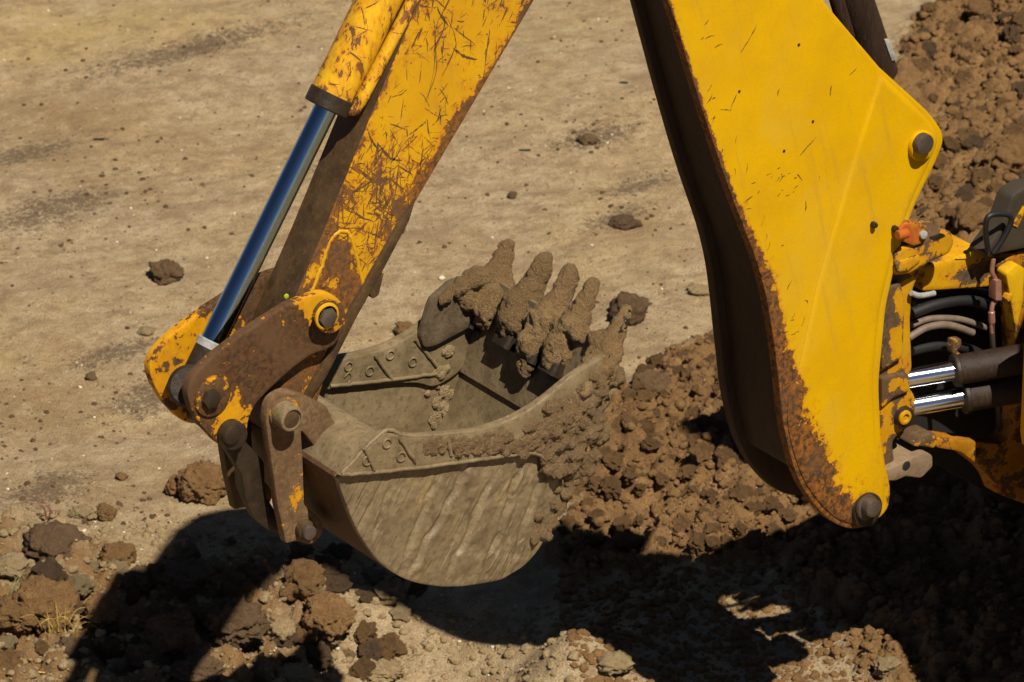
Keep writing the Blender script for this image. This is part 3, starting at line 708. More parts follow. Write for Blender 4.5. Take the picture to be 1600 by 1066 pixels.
# ------------------------------------------------------------------ boom
YB = 0.14
boom_pts = [(1015, -60, 30), (915, -250, 60), (885, -360, 50), (950, -440, 70), (1060, -370, 60), (1165, -160, 200), (1285, 0, 30), (1375, 106), (1452, 176, 14), (1478, 212, 26), (1464, 250, 20), (1428, 322, 30), (1402, 400, 20), (1384, 480, 20), (1373, 600, 20), (1377, 690, 10), (1392, 765, 10), (1388, 800, 20), (1345, 830, 22), (1300, 820, 30), (1248, 760, 50), (1224, 670, 40), (1214, 560, 50), (1192, 430, 60), (1140, 300, 60), (1090, 150, 60), (1045, 0, 60)]
def boom_wear(x, y):
    def ln(pts):
        return np.interp(y, [p[1] for p in pts], [p[0] for p in pts])
    left = ln([(0, 1045), (150, 1090), (300, 1140), (430, 1192), (560, 1214), (670, 1224), (760, 1250), (830, 1300)][:0] or [(1045, 0), (1090, 150), (1140, 300), (1192, 430), (1214, 560), (1224, 670), (1250, 760), (1310, 830)])
    wid = ln([(5, 0), (7, 200), (11, 330), (22, 430), (24, 540), (44, 600), (64, 700), (70, 760), (60, 830)])
    d = (x - left)
    w = np.interp(y, [0, 350, 480], [.5, .65, .9]) * np.clip(1.25 - d / wid, 0, 1) ** 0.8
    w = w + 0.33 * np.exp(-d / (wid * 2.0)) * np.interp(y, [100, 300, 560, 700, 800], [.5, .7, .8, 1.0, 1.0])
    w = w - 0.30 * np.clip((d - 60) / 120, 0, 1) * (y < 620)
    w = w + 0.28 * np.exp(-((x - 1350) / 50.) ** 2 - ((y - 770) / 40.) ** 2)
    return w - 0.12
boom = plate('boom', [(935, -285), (912, -365, 40), (962, -435, 60), (1070, -380, 40), (1170, -190, 100), (1283, 12), (1330, 65), (1300, 300), (1290, 640), (1262, 745), (1245, 735, 10), (1228, 670, 30), (1218, 560, 30), (1196, 430, 50), (1144, 300, 50), (1094, 150, 50), (1049, 0, 50)],
             -YB + 0.03, YB - 0.03, M['under'], machine, bev=0.003)
plate('side_plate', boom_pts, -YB, -YB + 0.03, M['boom'], boom, bev=0.004, grid=0.014, edge=(0.30, 0.008), wear=boom_wear)
P = to_xz(rounded(boom_pts), -YB)
plate_xz('side_plate', P, YB - 0.03, YB, M['under'], boom, bev=0.004, grid=0.05)
def taper_boom(o):
    z1, z0 = W(1045, -40, -YB).z, W(1215, 560, -YB).z; me = o.data
    for v in me.vertices:
        y = v.co.y + OFF.y
        if y > 0: v.co.y = -YB + (y + YB) * (1 - 0.36 * min(max((v.co.z + OFF.z - z0) / (z1 - z0), 0), 1)) - OFF.y
    me.update()
for o in [boom] + [c for c in boom.children if c.name.startswith('side_plate.')]: taper_boom(o)
ov = [(1376, 112), (1448, 182, 12), (1471, 213, 22), (1458, 248, 20), (1423, 322, 30), (1396, 402, 20), (1377, 480, 20), (1366, 590, 20), (1371, 690, 10), (1386, 765, 10), (1382, 796, 20), (1344, 824, 22), (1304, 814, 30), (1254, 756, 50), (1230, 670, 30), (1232, 620, 20), (1247, 580, 20), (1256, 540), (1278, 440), (1330, 260)]
plate('stiffener_plate', ov, -YB - 0.007, -YB + 0.001, M['boom'], boom, bev=0.012, grid=0.014, edge=(0.03, 0.004), wear=lambda x, y: boom_wear(x, y) - 0.05)
def boom_pin():
    disc('pin_boss', 1437, 226, -YB - 0.007, 0.018, 0.042, M['boom'], boom, 0.004)
    disc('pin', 1439, 223, -YB - 0.025, 0.022, 0.029, M['pin'], boom, 0.005)
    disc('washer', 1350, 794, -YB, 0.022, 0.050, M['dark'], boom, 0.006)
    disc('pivot_ring', 1353, 792, -YB - 0.022, 0.012, 0.036, M['pin'], boom, 0.004)
    disc('pivot_pin', 1357, 790, -YB - 0.034, 0.026, 0.026, M['pin'], boom, 0.004)
    for x, y, r in ((1363, 350, .0085), (1396, 356, .0085)):
        disc('bolt', x, y, -YB - 0.007, 0.016, r, M['dark'], boom, 0.002, 6)
    for x, y in ((1155, 143), (1248, 70), (1270, 190), (1225, 236)):
        disc('bolt_hole', x, y, -YB, 0.002, 0.0042, M['recess'], boom, 0.001, 10)  # black disc painted for the shade in a small bolt hole
boom_pin()
st = []
for x, y, a, l, c in ((1157, 82, .85, .085, .1), (1250, 243, .80, .065, .0), (1215, 150, 1.5, .02, 0), (1297, 150, 1.6, .03, .1), (1327, 118, .55, .03, 0), (1245, 272, -.8, .03, .2), (1258, 330, 1.1, .03, 0), (1340, 490, .3, .06, .5), (1322, 512, -.2, .07, .3), (1300, 525, .2, .04, -.8), (1340, 430, 1.2, .05, .2), (1100, 40, .6, .02, .3), (1062, 55, 1.0, .03, 2.0)):
    st.append((stroke(x, y, a, l, c, -YB), 0.0030))
for _ in range(34):
    y = rng.uniform(60, 560); x = np.interp(y, [0, 150, 300, 430, 560], [1050, 1096, 1148, 1200, 1225]) + abs(rng.normal()) * 26
    st.append((stroke(x, y, rng.normal() * .5 + .6, rng.uniform(.008, .035), rng.normal() * .6, -YB, 5), rng.uniform(.0014, .003)))
for _ in range(16):
    st.append((stroke(rng.normal(1215, 22), rng.normal(285, 14), rng.normal() * .4 + .5, rng.uniform(.006, .02), 0, -YB, 4), rng.uniform(.0014, .003)))
scratches('paint_scratches', st, -YB, M['rust'], boom)
# lift ram lying inside the boom, seen over its back edge
ram = rod('lift_ram', W(1296, -108, 0.0), W(1372, 118, 0.0), 0.056, M['under'], machine)
rod('ram_pipe', W(1278, -100, -0.08), W(1325, 60, -0.08), 0.020, M['under'], ram)
plate('ram_lug', [(1190, -150, 10), (1225, -105), (1262, -50), (1300, -60, 10), (1318, -95, 16), (1300, -130, 14)], -0.09, 0.07, M['under'], ram, bev=0.004, grid=0)
plate('ram_tag', [(1382, 62), (1390, 62), (1402, 92), (1394, 96)], -0.055, -0.045, M['grey'], ram, bev=0.001, grid=0)

# ------------------------------------------------------------------ dipper
YD = 0.06
dip_pts = [(655, 0), (583, 172), (500, 375, 20), (445, 500, 30), (412, 600, 30), (410, 650, 30), (430, 690, 30), (470, 690, 30), (492, 640, 30), (508, 590, 20), (560, 490, 10), (598, 425), (640, 345, 10), (648, 318), (735, 170), (835, 0), (985, -190, 30), (1050, -290, 50), (1030, -385, 60), (945, -430, 60), (870, -390, 60), (775, -220, 80)]
def dip_wear(x, y):
    right = np.interp(y, [-300, 0, 170, 318, 425, 490, 590], [1005, 835, 735, 648, 598, 560, 508])
    left = np.interp(y, [-300, 0, 172, 375, 500, 600], [790, 655, 583, 500, 445, 412])
    dr = (right - x); dl = x - left
    w = np.interp(y, [-100, 40, 150, 190, 250, 330, 420, 470, 560], [-.03, -.03, -.05, .02, .05, .04, .10, .22, .4])
    w = w + 0.75 * np.exp(-dr / np.interp(y, [0, 80, 150, 300, 420], [6, 9, 22, 18, 8])) * np.interp(y, [0, 60, 130, 300, 380], [.45, .7, 1, 1, .5])
    w = w + 0.3 * np.exp(-dl / 14)
    w = w - 0.25 * np.exp(-((x - 650) / 60.) ** 2 - ((y - 160) / 50.) ** 2)
    w = w + 0.30 * (np.abs(x - 532) < np.interp(y, [364, 380, 470], [4, 14, 46])) * (y > 366) * (y < 480) + 0.08 * sstep(y, 190, 240)
    return w
dipper = plate('dipper', dip_pts, -YD, YD, M['dipper'], machine, bev=0.003, grid=0.012, edge=(0.30, 0.007), wear=dip_wear, scr=lambda x, y: np.interp(y, [0, 60, 150, 200, 260, 340, 480], [.66, .64, .48, .62, .84, .85, .6]))
dm_ = dipper.data
dm_.materials.append(M['brown'])
for p in dm_.polygons:
    if p.normal.y > -0.5: p.material_index = 1
plate('wear_flange', [(646, 322), (640, 345), (598, 425), (560, 492), (510, 590), (486, 625), (478, 618), (500, 580), (548, 485), (588, 415), (630, 340)], -YD - 0.012, YD, M['brown'], dipper, bev=0.003, grid=0)
plate('flange_tab', [(600, 428), (592, 462, 4), (582, 468, 4), (574, 452)], -YD - 0.008, 0.02, M['brown'], dipper, bev=0.002, grid=0)
ARCH = [(482, 466), (500, 420), (515, 378), (530, 362), (545, 366), (556, 400), (568, 452), (540, 470)]
bead('weld_arch', [(482, 466), (500, 420), (515, 378), (530, 362), (545, 366), (556, 400), (568, 452)], -YD + 0.0035, 0.0065, M['dipper'], dipper)
disc('hole_plug', 447, 463, -YD - 0.0, 0.004, 0.007, plain('lime_plug', (0.35, 0.38, 0.02), 0.4), dipper, 0.002, 16)
st = []
quad = [(660, 0), (590, 175), (505, 375), (470, 470), (575, 440), (640, 330), (735, 165), (830, 0)]
def in_dip(px, py): return inside(quad, px, py)
cl = [(640, 220, 40, 1.0), (600, 270, 45, 1.6), (570, 320, 45, 1.6), (700, 60, 60, 1.0), (660, 100, 60, .7), (590, 350, 30, 1.3), (760, 40, 40, .6), (690, 190, 30, 1.2), (535, 420, 30, 1.4)]
for cx, cy, sd, k in cl:
    for _ in range(int(9 * k)):
        x, y = rng.normal(cx, sd), rng.normal(cy, sd)
        if not in_dip(x, y): continue
        a = rng.choice([1.05, 1.05, -0.85, -0.3, 0.4, 2.0]) + rng.normal() * .3
        l = rng.uniform(.012, .06) * (1.6 if rng.uniform() < .15 else 1)
        s = stroke(x, y, a, l, rng.normal() * .2, -YD)
        e = proj(np.array([[s[-1][0], -YD, s[-1][1]]]))[0]
        if in_dip(*e): st.append((s, rng.uniform(.0014, .0040)))
for x, y, a, l, c, wd in ((664, 160, 1.15, .23, .05, .0028), (708, 75, -1.0, .09, .2, .006), (683, 10, -1.3, .07, .1, .005), (668, 150, 1.05, .20, .1, .002), (700, 30, -1.05, .11, .0, .002), (590, 225, -.8, .10, .2, .006), (610, 255, .5, .05, .3, .005), (575, 205, -1.2, .06, 0, .005), (612, 152, 0, .05, .1, .0025), (640, 300, 1.1, .10, .1, .0035), (555, 300, .4, .07, -.2, .004), (545, 330, -.4, .09, .1, .004)):
    st.append((stroke(x, y, a, l, c, -YD), wd))
for _ in range(26):
    s0 = stroke(rng.normal(664, 90), rng.normal(140, 90), rng.uniform(0, 3), .004, 0, -YD, 3); e = proj(np.array([[s0[0][0], -YD, s0[0][1]]]))[0]
    if in_dip(*e): st.append((s0, rng.uniform(.003, .007)))
scratches('paint_scratches', st, -YD, M['rust'], dipper)
# elbow pin joining boom and dipper (above the picture)
disc('elbow_pin', 978, -345, -YB, 0.03, 0.05, M['pin'], boom)

# ------------------------------------------------------------------ bucket ram
ra = W(296, 604, 0.0); rb = W(512, 163, 0.0); dvec = (rb - ra)
top = ra + dvec * 1.72
cyl = empty('bucket_ram', (0, 0, 0)); cyl.parent = machine
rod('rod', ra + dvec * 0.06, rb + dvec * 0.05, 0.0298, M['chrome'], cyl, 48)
L = (top - rb).length
bar = rod('barrel', rb, top, 0.056, M['barrel'], cyl, 48)
at = bar.data.attributes.new('wear', 'FLOAT', 'POINT')
co = np.array([v.co[:] for v in bar.data.vertices])
rod('gland', rb - dvec.normalized() * 0.012, rb + dvec.normalized() * 0.03, 0.0585, M['dark'], cyl, 48)
rod('rod_collar', ra + dvec * 0.135, ra + dvec * 0.165, 0.0365, M['grey'], cyl, 40)
rod('rod_eye', W(296, 604, 0.055), W(296, 604, -0.055), 0.055, M['dark'], cyl, 32, 0.008)
rod('rod_neck', ra, ra + dvec * 0.137, 0.034, M['dark'], cyl, 32)
# side pipe clipped along the barrel
pn = (W(650, 0, -0.05) - W(568, 158, -0.05))
pa = W(566, 153, -0.05)
pp = rod('ram_side_pipe', pa, pa + pn * 1.9, 0.0165, M['barrel'], cyl, 20)
bm = bmesh.new(); tube(bm, spline([pa + pn * 0.03, pa - pn * .0, pa - Vector((0.02, -0.01, 0.03)), pa - Vector((0.04, -0.03, 0.012))], 6), 0.0165, 14)
bm_obj('pipe_elbow', bm, M['barrel'], cyl, 60)
clampb = W(640, 20, -0.05)

# ------------------------------------------------------------------ tipping levers and links
YL = 0.10
lev_pts = [(488, 462, 8), (510, 456, 14), (533, 468, 14), (543, 495, 16), (534, 527, 14), (515, 546, 12), (488, 553, 12), (458, 575, 10), (425, 605, 10), (398, 632, 14), (387, 660, 10), (386, 690, 10), (366, 703, 12), (342, 696, 10), (316, 668, 10), (299, 640, 14), (291, 612, 16), (302, 587, 16), (330, 560, 10), (380, 522), (450, 477, 8)]
def lev_wear(x, y):
    w = np.zeros_like(x)
    for cx, cy, s, k in ((500, 475, 26, -.75), (336, 612, 34, -.30), (362, 660, 26, -.45), (400, 560, 60, .10)):
        w = w + k * np.exp(-((x - cx) ** 2 + (y - cy) ** 2) / s ** 2)
    return w + 0.12
lev = plate('tipping_lever', lev_pts, -YL, -YL + 0.026, M['lever'], machine, bev=0.004, grid=0.01, edge=None, wear=lev_wear)
lev2 = plate_xz('tipping_lever', to_xz(rounded(lev_pts), -YL), YL - 0.026, YL, M['lever'], machine, bev=0.004, grid=0.02, edge=None, wear=lambda x, y: -0.22 + 0.5 * np.exp(-((x - 400) ** 2 + (y - 450) ** 2) / 60. ** 2))
disc('pin_boss', 508, 491, -YL, 0.034, 0.041, M['lever'], lev, 0.006)
disc('pin_boss_ring', 510, 494, -YL - 0.034, 0.006, 0.036, M['dipper'], lev, 0.004, hole=0.029)
disc('pin', 511, 496, -YL - 0.034, 0.012, 0.0265, M['pin'], lev, 0.004, 6)
disc('pin_plate', 331, 620, -YL, 0.008, 0.052, M['lever'], lev, 0.004)
disc('pin_bolt', 328, 622, -YL - 0.008, 0.016, 0.026, M['dark'], lev, 0.003, 6)
disc('pin_boss', 358, 676, -YL, 0.032, 0.037, M['dark'], lev, 0.006)
disc('pin', 361, 679, -YL - 0.032, 0.010, 0.025, M['dark'], lev, 0.004)
link_pts = [(345, 680, 10), (372, 672, 10), (384, 690), (413, 722, 4), (416, 775, 6), (440, 815), (478, 800, 16), (498, 825, 16), (480, 850, 16), (440, 832, 10), (424, 832), (398, 812, 8), (385, 785, 8), (378, 742), (352, 700, 8)]
lk = plate('tipping_link', link_pts, -YL + 0.028, -YL + 0.05, M['dark'], machine, bev=0.004)
rod('link_pin', W(360, 680, -0.09) , W(360, 680, -0.09) + Vector((0, 0.18, 0)), 0.024, M['pin'], machine)
plate('link_web', [(384, 700), (408, 728), (410, 772), (432, 815), (425, 822), (400, 800), (388, 770)], -0.03, 0.03, M['dark'], lk, bev=0.003, grid=0)

# ------------------------------------------------------------------ bucket
YK = 0.285
skin = [(956, 548), (936, 640), (906, 735), (872, 806), (835, 868), (790, 902), (740, 915), (690, 917), (640, 908), (600, 885), (570, 850), (547, 805), (527, 748)]
def smooth_px(pts, k=6):
    return [(p.x, p.y) for p in spline([Vector((x, y, 0)) for x, y in pts], k)]
sk = smooth_px(skin)
S = to_xz(sk, -YK)
def ribbon_solid(name, S, th, Y0, Y1, mat, parent, ny=2):
    e = np.gradient(S, axis=0); e /= np.linalg.norm(e, axis=1)[:, None]
    nrm = np.stack([-e[:, 1], e[:, 0]], 1)
    c = S.mean(0)
    if ((c - S) * nrm).sum() < 0: nrm = -nrm
    I = S + nrm * th; n = len(S)
    ys = np.linspace(Y0, Y1, ny); V = []
    for y in ys:
        V += [(p[0], y, p[1]) for p in S] + [(p[0], y, p[1]) for p in I]
    F = []
    for k in range(ny - 1):
        a, b = 2 * n * k, 2 * n * (k + 1)
        for i in range(n - 1):
            F.append((a + i, a + i + 1, b + i + 1, b + i)); F.append((a + n + i, b + n + i, b + n + i + 1, a + n + i + 1))
        F.append((a, b, b + n, a + n)); F.append((a + n - 1, a + 2 * n - 1, b + 2 * n - 1, b + n - 1))
    for i in range(n - 1):
        F.append((i, n + i, n + i + 1, i + 1)); b = 2 * n * (ny - 1); F.append((b + i, b + i + 1, b + n + i + 1, b + n + i))
    bm = bmesh.new(); vs_ = [bm.verts.new(Vector(v) - OFF) for v in V]
    for f in F: bm.faces.new([vs_[i] for i in f])
    return bm_obj(name, bm, mat, parent, 45)
bucket = ribbon_solid('bucket', S, 0.013, -YK + 0.017, YK - 0.017, M['bucket'], machine)
bucket.data.materials.append(M['bucket_shaded'])
for p in bucket.data.polygons:                    # shade on the outside of the back is put into its colour
    c = p.center + OFF
    q = proj(np.array([[c.x, -YK, c.z]]))[0]
    if q[0] < 640 and p.normal.x < 0.1: p.material_index = 1
topedge = [(600, 673, 10), (640, 681, 20), (740, 673, 30), (800, 655, 30), (845, 628, 30), (890, 588, 20)]
side_pts = [(527, 748, 3)] + topedge + [(956, 548, 4)] + [p for p in sk[1:-1]]
FOLDS = (((737, 722), (638, 905), .0085, 26), ((815, 730), (757, 910), .010, 24), ((776, 735), (700, 905), .006, 16), ((690, 745), (628, 880), .005, 20), ((850, 740), (803, 890), .008, 22), ((615, 760), (585, 850), .003, 18))
def fold(o):
    """folds and scrape marks running down the near side of the bucket, with crusts of dry mud"""
    me = o.data; co = np.zeros(len(me.vertices) * 3, 'f'); me.vertices.foreach_get('co', co); co = co.reshape(-1, 3)
    w = co + np.array(OFF); f = w[:, 1] < -YK + 0.002; px = proj(w)
    h = np.zeros(len(co))
    for (x0, y0), (x1, y1), A, wd in FOLDS:
        d = np.array([x1 - x0, y1 - y0], float); L_ = np.linalg.norm(d); d /= L_
        r = px - np.array([x0, y0]); t = r @ d / L_; sd = r[:, 0] * -d[1] + r[:, 1] * d[0]
        sd = -sd + 5 * fbm(np.c_[px * 0.02, np.zeros(len(px))], 2)
        prof = np.where(sd > 0, np.exp(-sd / wd), np.clip(1 + sd / 3.0, 0, 1))
        h -= 0.007 * np.exp(-((sd + 4) / 3.0) ** 2) * sstep(t, .0, .15) * (1 - sstep(t, .8, 1.0))
        h += 0.95 * A * prof * sstep(t, -.02, .08) * (1 - sstep(t, .85, 1.03))
    h += 0.0014 * fbm(co * 60, 3, .6) + 0.006 * np.clip(fbm(co * 16 + 3, 4, .6), 0, 1) * sstep(px[:, 0], 620, 860)
    co[:, 1] -= np.where(f, h, 0); me.vertices.foreach_set('co', co.astype('f').ravel()); me.update()
def bend(o, amp=0.004):
    """dented plate: pushes the broad face in and out a little"""
    me = o.data; co = np.zeros(len(me.vertices) * 3, 'f'); me.vertices.foreach_get('co', co); co = co.reshape(-1, 3)
    co[:, 1] += amp * fbm(co * 5.0, 3); me.vertices.foreach_set('co', co.ravel()); me.update()
sp = plate('side_plate', side_pts, -YK, -YK + 0.017, M['bucket_side'], bucket, bev=0.004, grid=0.0055); fold(sp); bend(sp)
plate_xz('side_plate', to_xz(rounded(side_pts), -YK), YK - 0.017, YK, M['bucket'], bucket, bev=0.003, grid=0.02)
# proud cutter strip along the mouth, near and far
strip_pts = [(530, 744, 3), (600, 675, 10), (640, 683, 20), (740, 675, 30), (800, 657, 30), (845, 630, 30), (890, 590, 20), (945, 556), (915, 690, 20), (868, 722, 30), (846, 712, 20), (790, 715)]
plate('side_strip', strip_pts, -YK - 0.016, -YK + 0.001, M['bucket'], bucket, bev=0.005, grid=0.015)
plate_xz('side_strip', to_xz(rounded(strip_pts), -YK), YK - 0.017 - 0.014, YK - 0.016, M['bucket'], bucket, bev=0.004, grid=0.02)
SH = W(600, 600, -YK); SH2 = W(600, 600, YK - 0.034)
def far_px(x, y): return x, y
for pts in (((570, 700), (585, 735)), ((625, 685), (650, 722)), ((700, 688), (705, 712))):
    bead('rib', pts, -YK - 0.017, 0.006, M['bucket'], bucket)
bead('weld_bead', [(534, 742), (600, 737), (700, 725), (790, 713), (830, 708), (866, 720)], -YK - 0.016, 0.0055, M['bucket'], bucket)
bead('rim_bead', [(532, 742), (600, 675), (640, 682), (740, 674), (800, 656), (845, 629), (890, 590)], -YK - 0.010, 0.006, M['bucket'], bucket)
YF = YK - 0.032
for pts in (((586, 556), (612, 592)), ((648, 530), (682, 572))):
    bead('rib', pts, YF, 0.006, M['bucket'], bucket)
bead('weld_bead', [(515, 604), (580, 597), (640, 590), (682, 584)], YF, 0.0055, M['bucket'], bucket)
def ring(x, y, Y, r=0.012):
    bm = bmesh.new(); c = W(x, y, Y)
    pts = [c + Vector((math.cos(a) * r, 0, math.sin(a) * r)) for a in np.linspace(0, 2 * math.pi * (0.86 if rng.uniform() < .4 else 1), 20)]
    tube(bm, pts, 0.0033, 6); bm_obj('ring_mark', bm, M['bucket'], bucket, 80)
for x, y in ((574, 720), (605, 693), (627, 714)): ring(x, y, -YK - 0.017)
for x, y in ((545, 573), (578, 580), (610, 555), (645, 566)): ring(x, y, YF)
bead('ring_mark', [(538, 590), (546, 582), (549, 592), (543, 600), (536, 604)], YF, 0.003, M['bucket'], bucket)
# thick lip plate inside, and the back beam that closes the top
lipS = to_xz(smooth_px([(960, 540), (945, 600), (918, 695)], 6), -YK)
ribbon_solid('lip_plate', lipS, 0.018, -YK + 0.0185, YK - 0.0185, M['bucket'], bucket)
plate('back_beam', [(600, 678, 14), (552, 702, 30), (530, 746, 6), (545, 790), (600, 760), (625, 700)], -YK + 0.0172, YK - 0.0172, M['bucket'], bucket, bev=0.002, grid=0)
plate('back_rim', [(512, 637), (525, 655), (555, 690), (575, 698), (580, 706), (550, 700), (516, 664), (505, 646)], -0.124, -0.112, M['bucket'], bucket, bev=0.003, grid=0)
# hinge lugs
YH = 0.13
lug_pts = [(415, 655, 12), (420, 626, 14), (446, 609, 16), (478, 619, 10), (512, 636, 5), (520, 655, 6), (545, 690), (560, 725), (530, 745), (497, 705, 8), (471, 672, 6), (474, 720), (476, 790, 6), (505, 815, 10), (506, 836, 10), (488, 852, 8), (462, 846, 4), (447, 850, 3), (434, 790), (424, 720)]
def lug_wear(x, y): return 0.25 - 0.55 * np.exp(-((x - 463) / 12.) ** 2 - ((y - 780) / 26.) ** 2)
M['lug'] = paint('lug_muddy_paint', base=(0.55, 0.27, 0.01), wear0=0.6, dirt=0.6, chip_scale=22, rust_dark=(0.10, 0.058, 0.026), rust_hot=(0.18, 0.108, 0.052))
lug = plate('hinge_lug', lug_pts, -YH, -YH + 0.026, M['lug'], bucket, bev=0.005, grid=0.01, edge=None, wear=lug_wear)
plate_xz('hinge_lug', to_xz(rounded(lug_pts), -YH), YH - 0.026, YH, M['brown'], bucket, bev=0.005, grid=0.03, edge=None)
disc('hinge_ring', 442, 645, -YH, 0.010, 0.043, M['lug'], bucket, 0.004)
disc('hinge_boss', 442, 646, -YH - 0.010, 0.044, 0.034, M['bucket'], bucket, 0.005, hole=0.026)
disc('hinge_pin', 453, 655, -YH - 0.044, 0.007, 0.0245, M['brown'], bucket, 0.003)
disc('link_boss', 474, 826, -YH, 0.022, 0.026, M['brown'], bucket, 0.004)
disc('link_pin', 480, 830, -YH - 0.022, 0.016, 0.019, M['pin'], bucket, 0.003)
# far side cutter, bare and polished
plate('side_cutter', [(706, 440, 6), (674, 468, 8), (667, 490, 8), (657, 526, 8), (663, 545, 8), (682, 541, 5), (752, 503, 3), (792, 460), (760, 425)], YK - 0.05, YK - 0.033, M['polish'], bucket, bev=0.006, grid=0.02)
# teeth: five, each a shank and a point
fr = (0.0, 0.30, 0.48, 0.70, 1.0)
tooth_y = [-0.258 + 0.516 * f for f in fr]
tb = W(928, 590, -0.258); tt = W(980, 482, -0.258)
def tooth(y):
    d = (tt - tb); L_ = d.length; d = d / L_; u = Vector((0, 1, 0)); v = d.cross(u)
    bm = bmesh.new(); rings = []
    for t, wy, th in ((-0.25, .036, .024), (0.0, .036, .024), (0.35, .034, .022), (0.55, .028, .019), (0.8, .021, .013), (0.97, .016, .009), (1.0, .013, .006)):
        c = Vector((tb.x, y, tb.z)) + d * (t * L_) - OFF
        rings.append([bm.verts.new(c + u * (wy * cx) + v * (th * cz)) for cx, cz in ((-1, -.7), (-.75, -1), (.75, -1), (1, -.7), (1, .7), (.75, 1), (-.75, 1), (-1, .7))])
    for a, b in zip(rings[:-1], rings[1:]):
        for i in range(8): bm.faces.new((a[i], a[(i + 1) % 8], b[(i + 1) % 8], b[i]))
    bm.faces.new(rings[0][::-1]); bm.faces.new(rings[-1])
    return bm_obj('tooth', bm, M['dark'], bucket, 30)
for y in tooth_y: tooth(y)
# mud caked round the teeth, on the lip and on the near cutter
def mud_mass(name, balls, voxel, mat, parent, seed, amp=0.012, freq=22):
    bm = bmesh.new(); r = np.random.default_rng(seed)
    for c, rad, sc in balls:
        g = bmesh.ops.create_icosphere(bm, subdivisions=2, radius=1)
        for v in g['verts']:
            v.co = Vector((v.co.x * rad * sc[0], v.co.y * rad * sc[1], v.co.z * rad * sc[2])) + Vector(c) - OFF
    me = bpy.data.meshes.new(name); bm.to_mesh(me); bm.free()
    o = bpy.data.objects.new(name, me); COL.objects.link(o)
    md = o.modifiers.new('remesh', 'REMESH'); md.mode = 'VOXEL'; md.voxel_size = voxel
    dg = bpy.context.evaluated_depsgraph_get(); me2 = bpy.data.meshes.new_from_object(o.evaluated_get(dg)); bpy.data.objects.remove(o)
    co = np.zeros(len(me2.vertices) * 3, 'f'); me2.vertices.foreach_get('co', co); co = co.reshape(-1, 3).astype(float)
    no = np.zeros(len(me2.vertices) * 3, 'f'); me2.vertices.foreach_get('normal', no); no = no.reshape(-1, 3)
    d = amp * fbm(co * freq + seed, 3, .6) + amp * .7 * np.abs(fbm(co * freq * 2.6 + seed, 3, .6)) + amp * .35 * fbm(co * freq * 7, 2)
    co = co + no * d[:, None]
    me2.vertices.foreach_set('co', co.astype('f').ravel()); me2.name = name; finish(me2, 180)
    me2.materials.clear(); o = link(name, me2, mat, parent); o['kind'] = 'stuff'; return o
balls = []
def chain(x0, y0, x1, y1, Y, r0, r1, n=7, jit=0.3, sc=(1, 1, 1)):
    for i in range(n):
        t = i / (n - 1); p = W(x0 + (x1 - x0) * t, y0 + (y1 - y0) * t, Y); r = (r0 + (r1 - r0) * t)
        p = p + Vector(rng.normal(size=3) * r * jit); balls.append((p, r * rng.uniform(.85, 1.15), sc))
TD = (tt - tb)
def tooth_mud(y, prof, seed, tip=0.93):
    """a cone of mud along one tooth: prof = [(along the tooth, radius, sideways, out of the lip)]"""
    r = np.random.default_rng(seed); u = Vector((0, 1, 0)); v = TD.normalized().cross(u)
    T = [p[0] for p in prof]
    for t in np.linspace(T[0], T[-1], 30):
        rad, sx, sv = (np.interp(t, T, [p[i] for p in prof]) for i in (1, 2, 3))
        c = Vector((tb.x, y, tb.z)) + TD * t + u * sx + v * sv
        balls.append((c + Vector(r.normal(size=3) * rad * (.12 if t < .4 else .05)), rad * r.uniform(.93, 1.05), (1, 1, 1)))
tooth_mud(tooth_y[4] - .02, [(-.05, .034, -.03, 0), (.15, .046, -.02, 0), (.4, .044, -.008, 0), (.6, .033, .01, 0), (.8, .025, .018, 0), (.94, .020, .02, 0)], 1)
tooth_mud(tooth_y[3], [(-.12, .022, .01, 0), (.06, .042, 0, 0), (.3, .050, 0, 0), (.5, .040, 0, 0), (.7, .032, 0, 0), (.88, .030, 0, 0), (1.04, .021, 0, 0)], 2)
tooth_mud(tooth_y[2], [(-.42, .016, 0, 0), (-.2, .030, 0, 0), (.02, .044, 0, 0), (.3, .050, 0, 0), (.55, .040, 0, 0), (.75, .029, 0, 0), (.9, .028, 0, 0), (1.06, .021, 0, 0)], 3)
tooth_mud(tooth_y[1], [(-.22, .018, 0, 0), (-.02, .036, 0, 0), (.25, .045, 0, 0), (.5, .036, 0, 0), (.75, .028, 0, 0), (1.04, .020, 0, 0)], 4)
tooth_mud(tooth_y[0], [(-.5, .042, .02, 0), (-.1, .046, .01, 0), (.3, .042, 0, 0), (.55, .031, 0, 0), (.8, .022, 0, 0), (.98, .014, 0, 0)], 5)
chain(690, 470, 725, 445, 0.232, .013, .022, 7, .3, (1, .5, 1)); chain(712, 452, 765, 490, 0.245, .026, .034, 9, .15); chain(742, 432, 775, 465, 0.24, .03, .034, 6, .15)
chain(858, 652, 940, 575, -YK + .005, .022, .030, 14, .1)
for f in np.linspace(0, 1, 13):                    # along the lip
    Y = YK - 0.05 - f * (2 * YK - 0.1); p = W(954, 556, -YK); 
    balls.append((Vector((p.x + rng.normal() * .008, Y, p.z + rng.normal() * .012)), rng.uniform(.024, .034), (1, 1.3, 1)))
mud_mass('mud', balls, 0.0055, M['mud'], bucket, 5, 0.0052, 40)
balls = []
for i in range(30):
    p = W(rng.uniform(928, 948), 0, -YK)
    t = rng.uniform(0, 1); x = 950 - 60 * t; y = 570 + 140 * t
    p = W(x + rng.normal() * 8, y + rng.normal() * 12, -YK + rng.uniform(0.0, .5)); balls.append((p, rng.uniform(.015, .03), (1.2, 1.2, 1)))
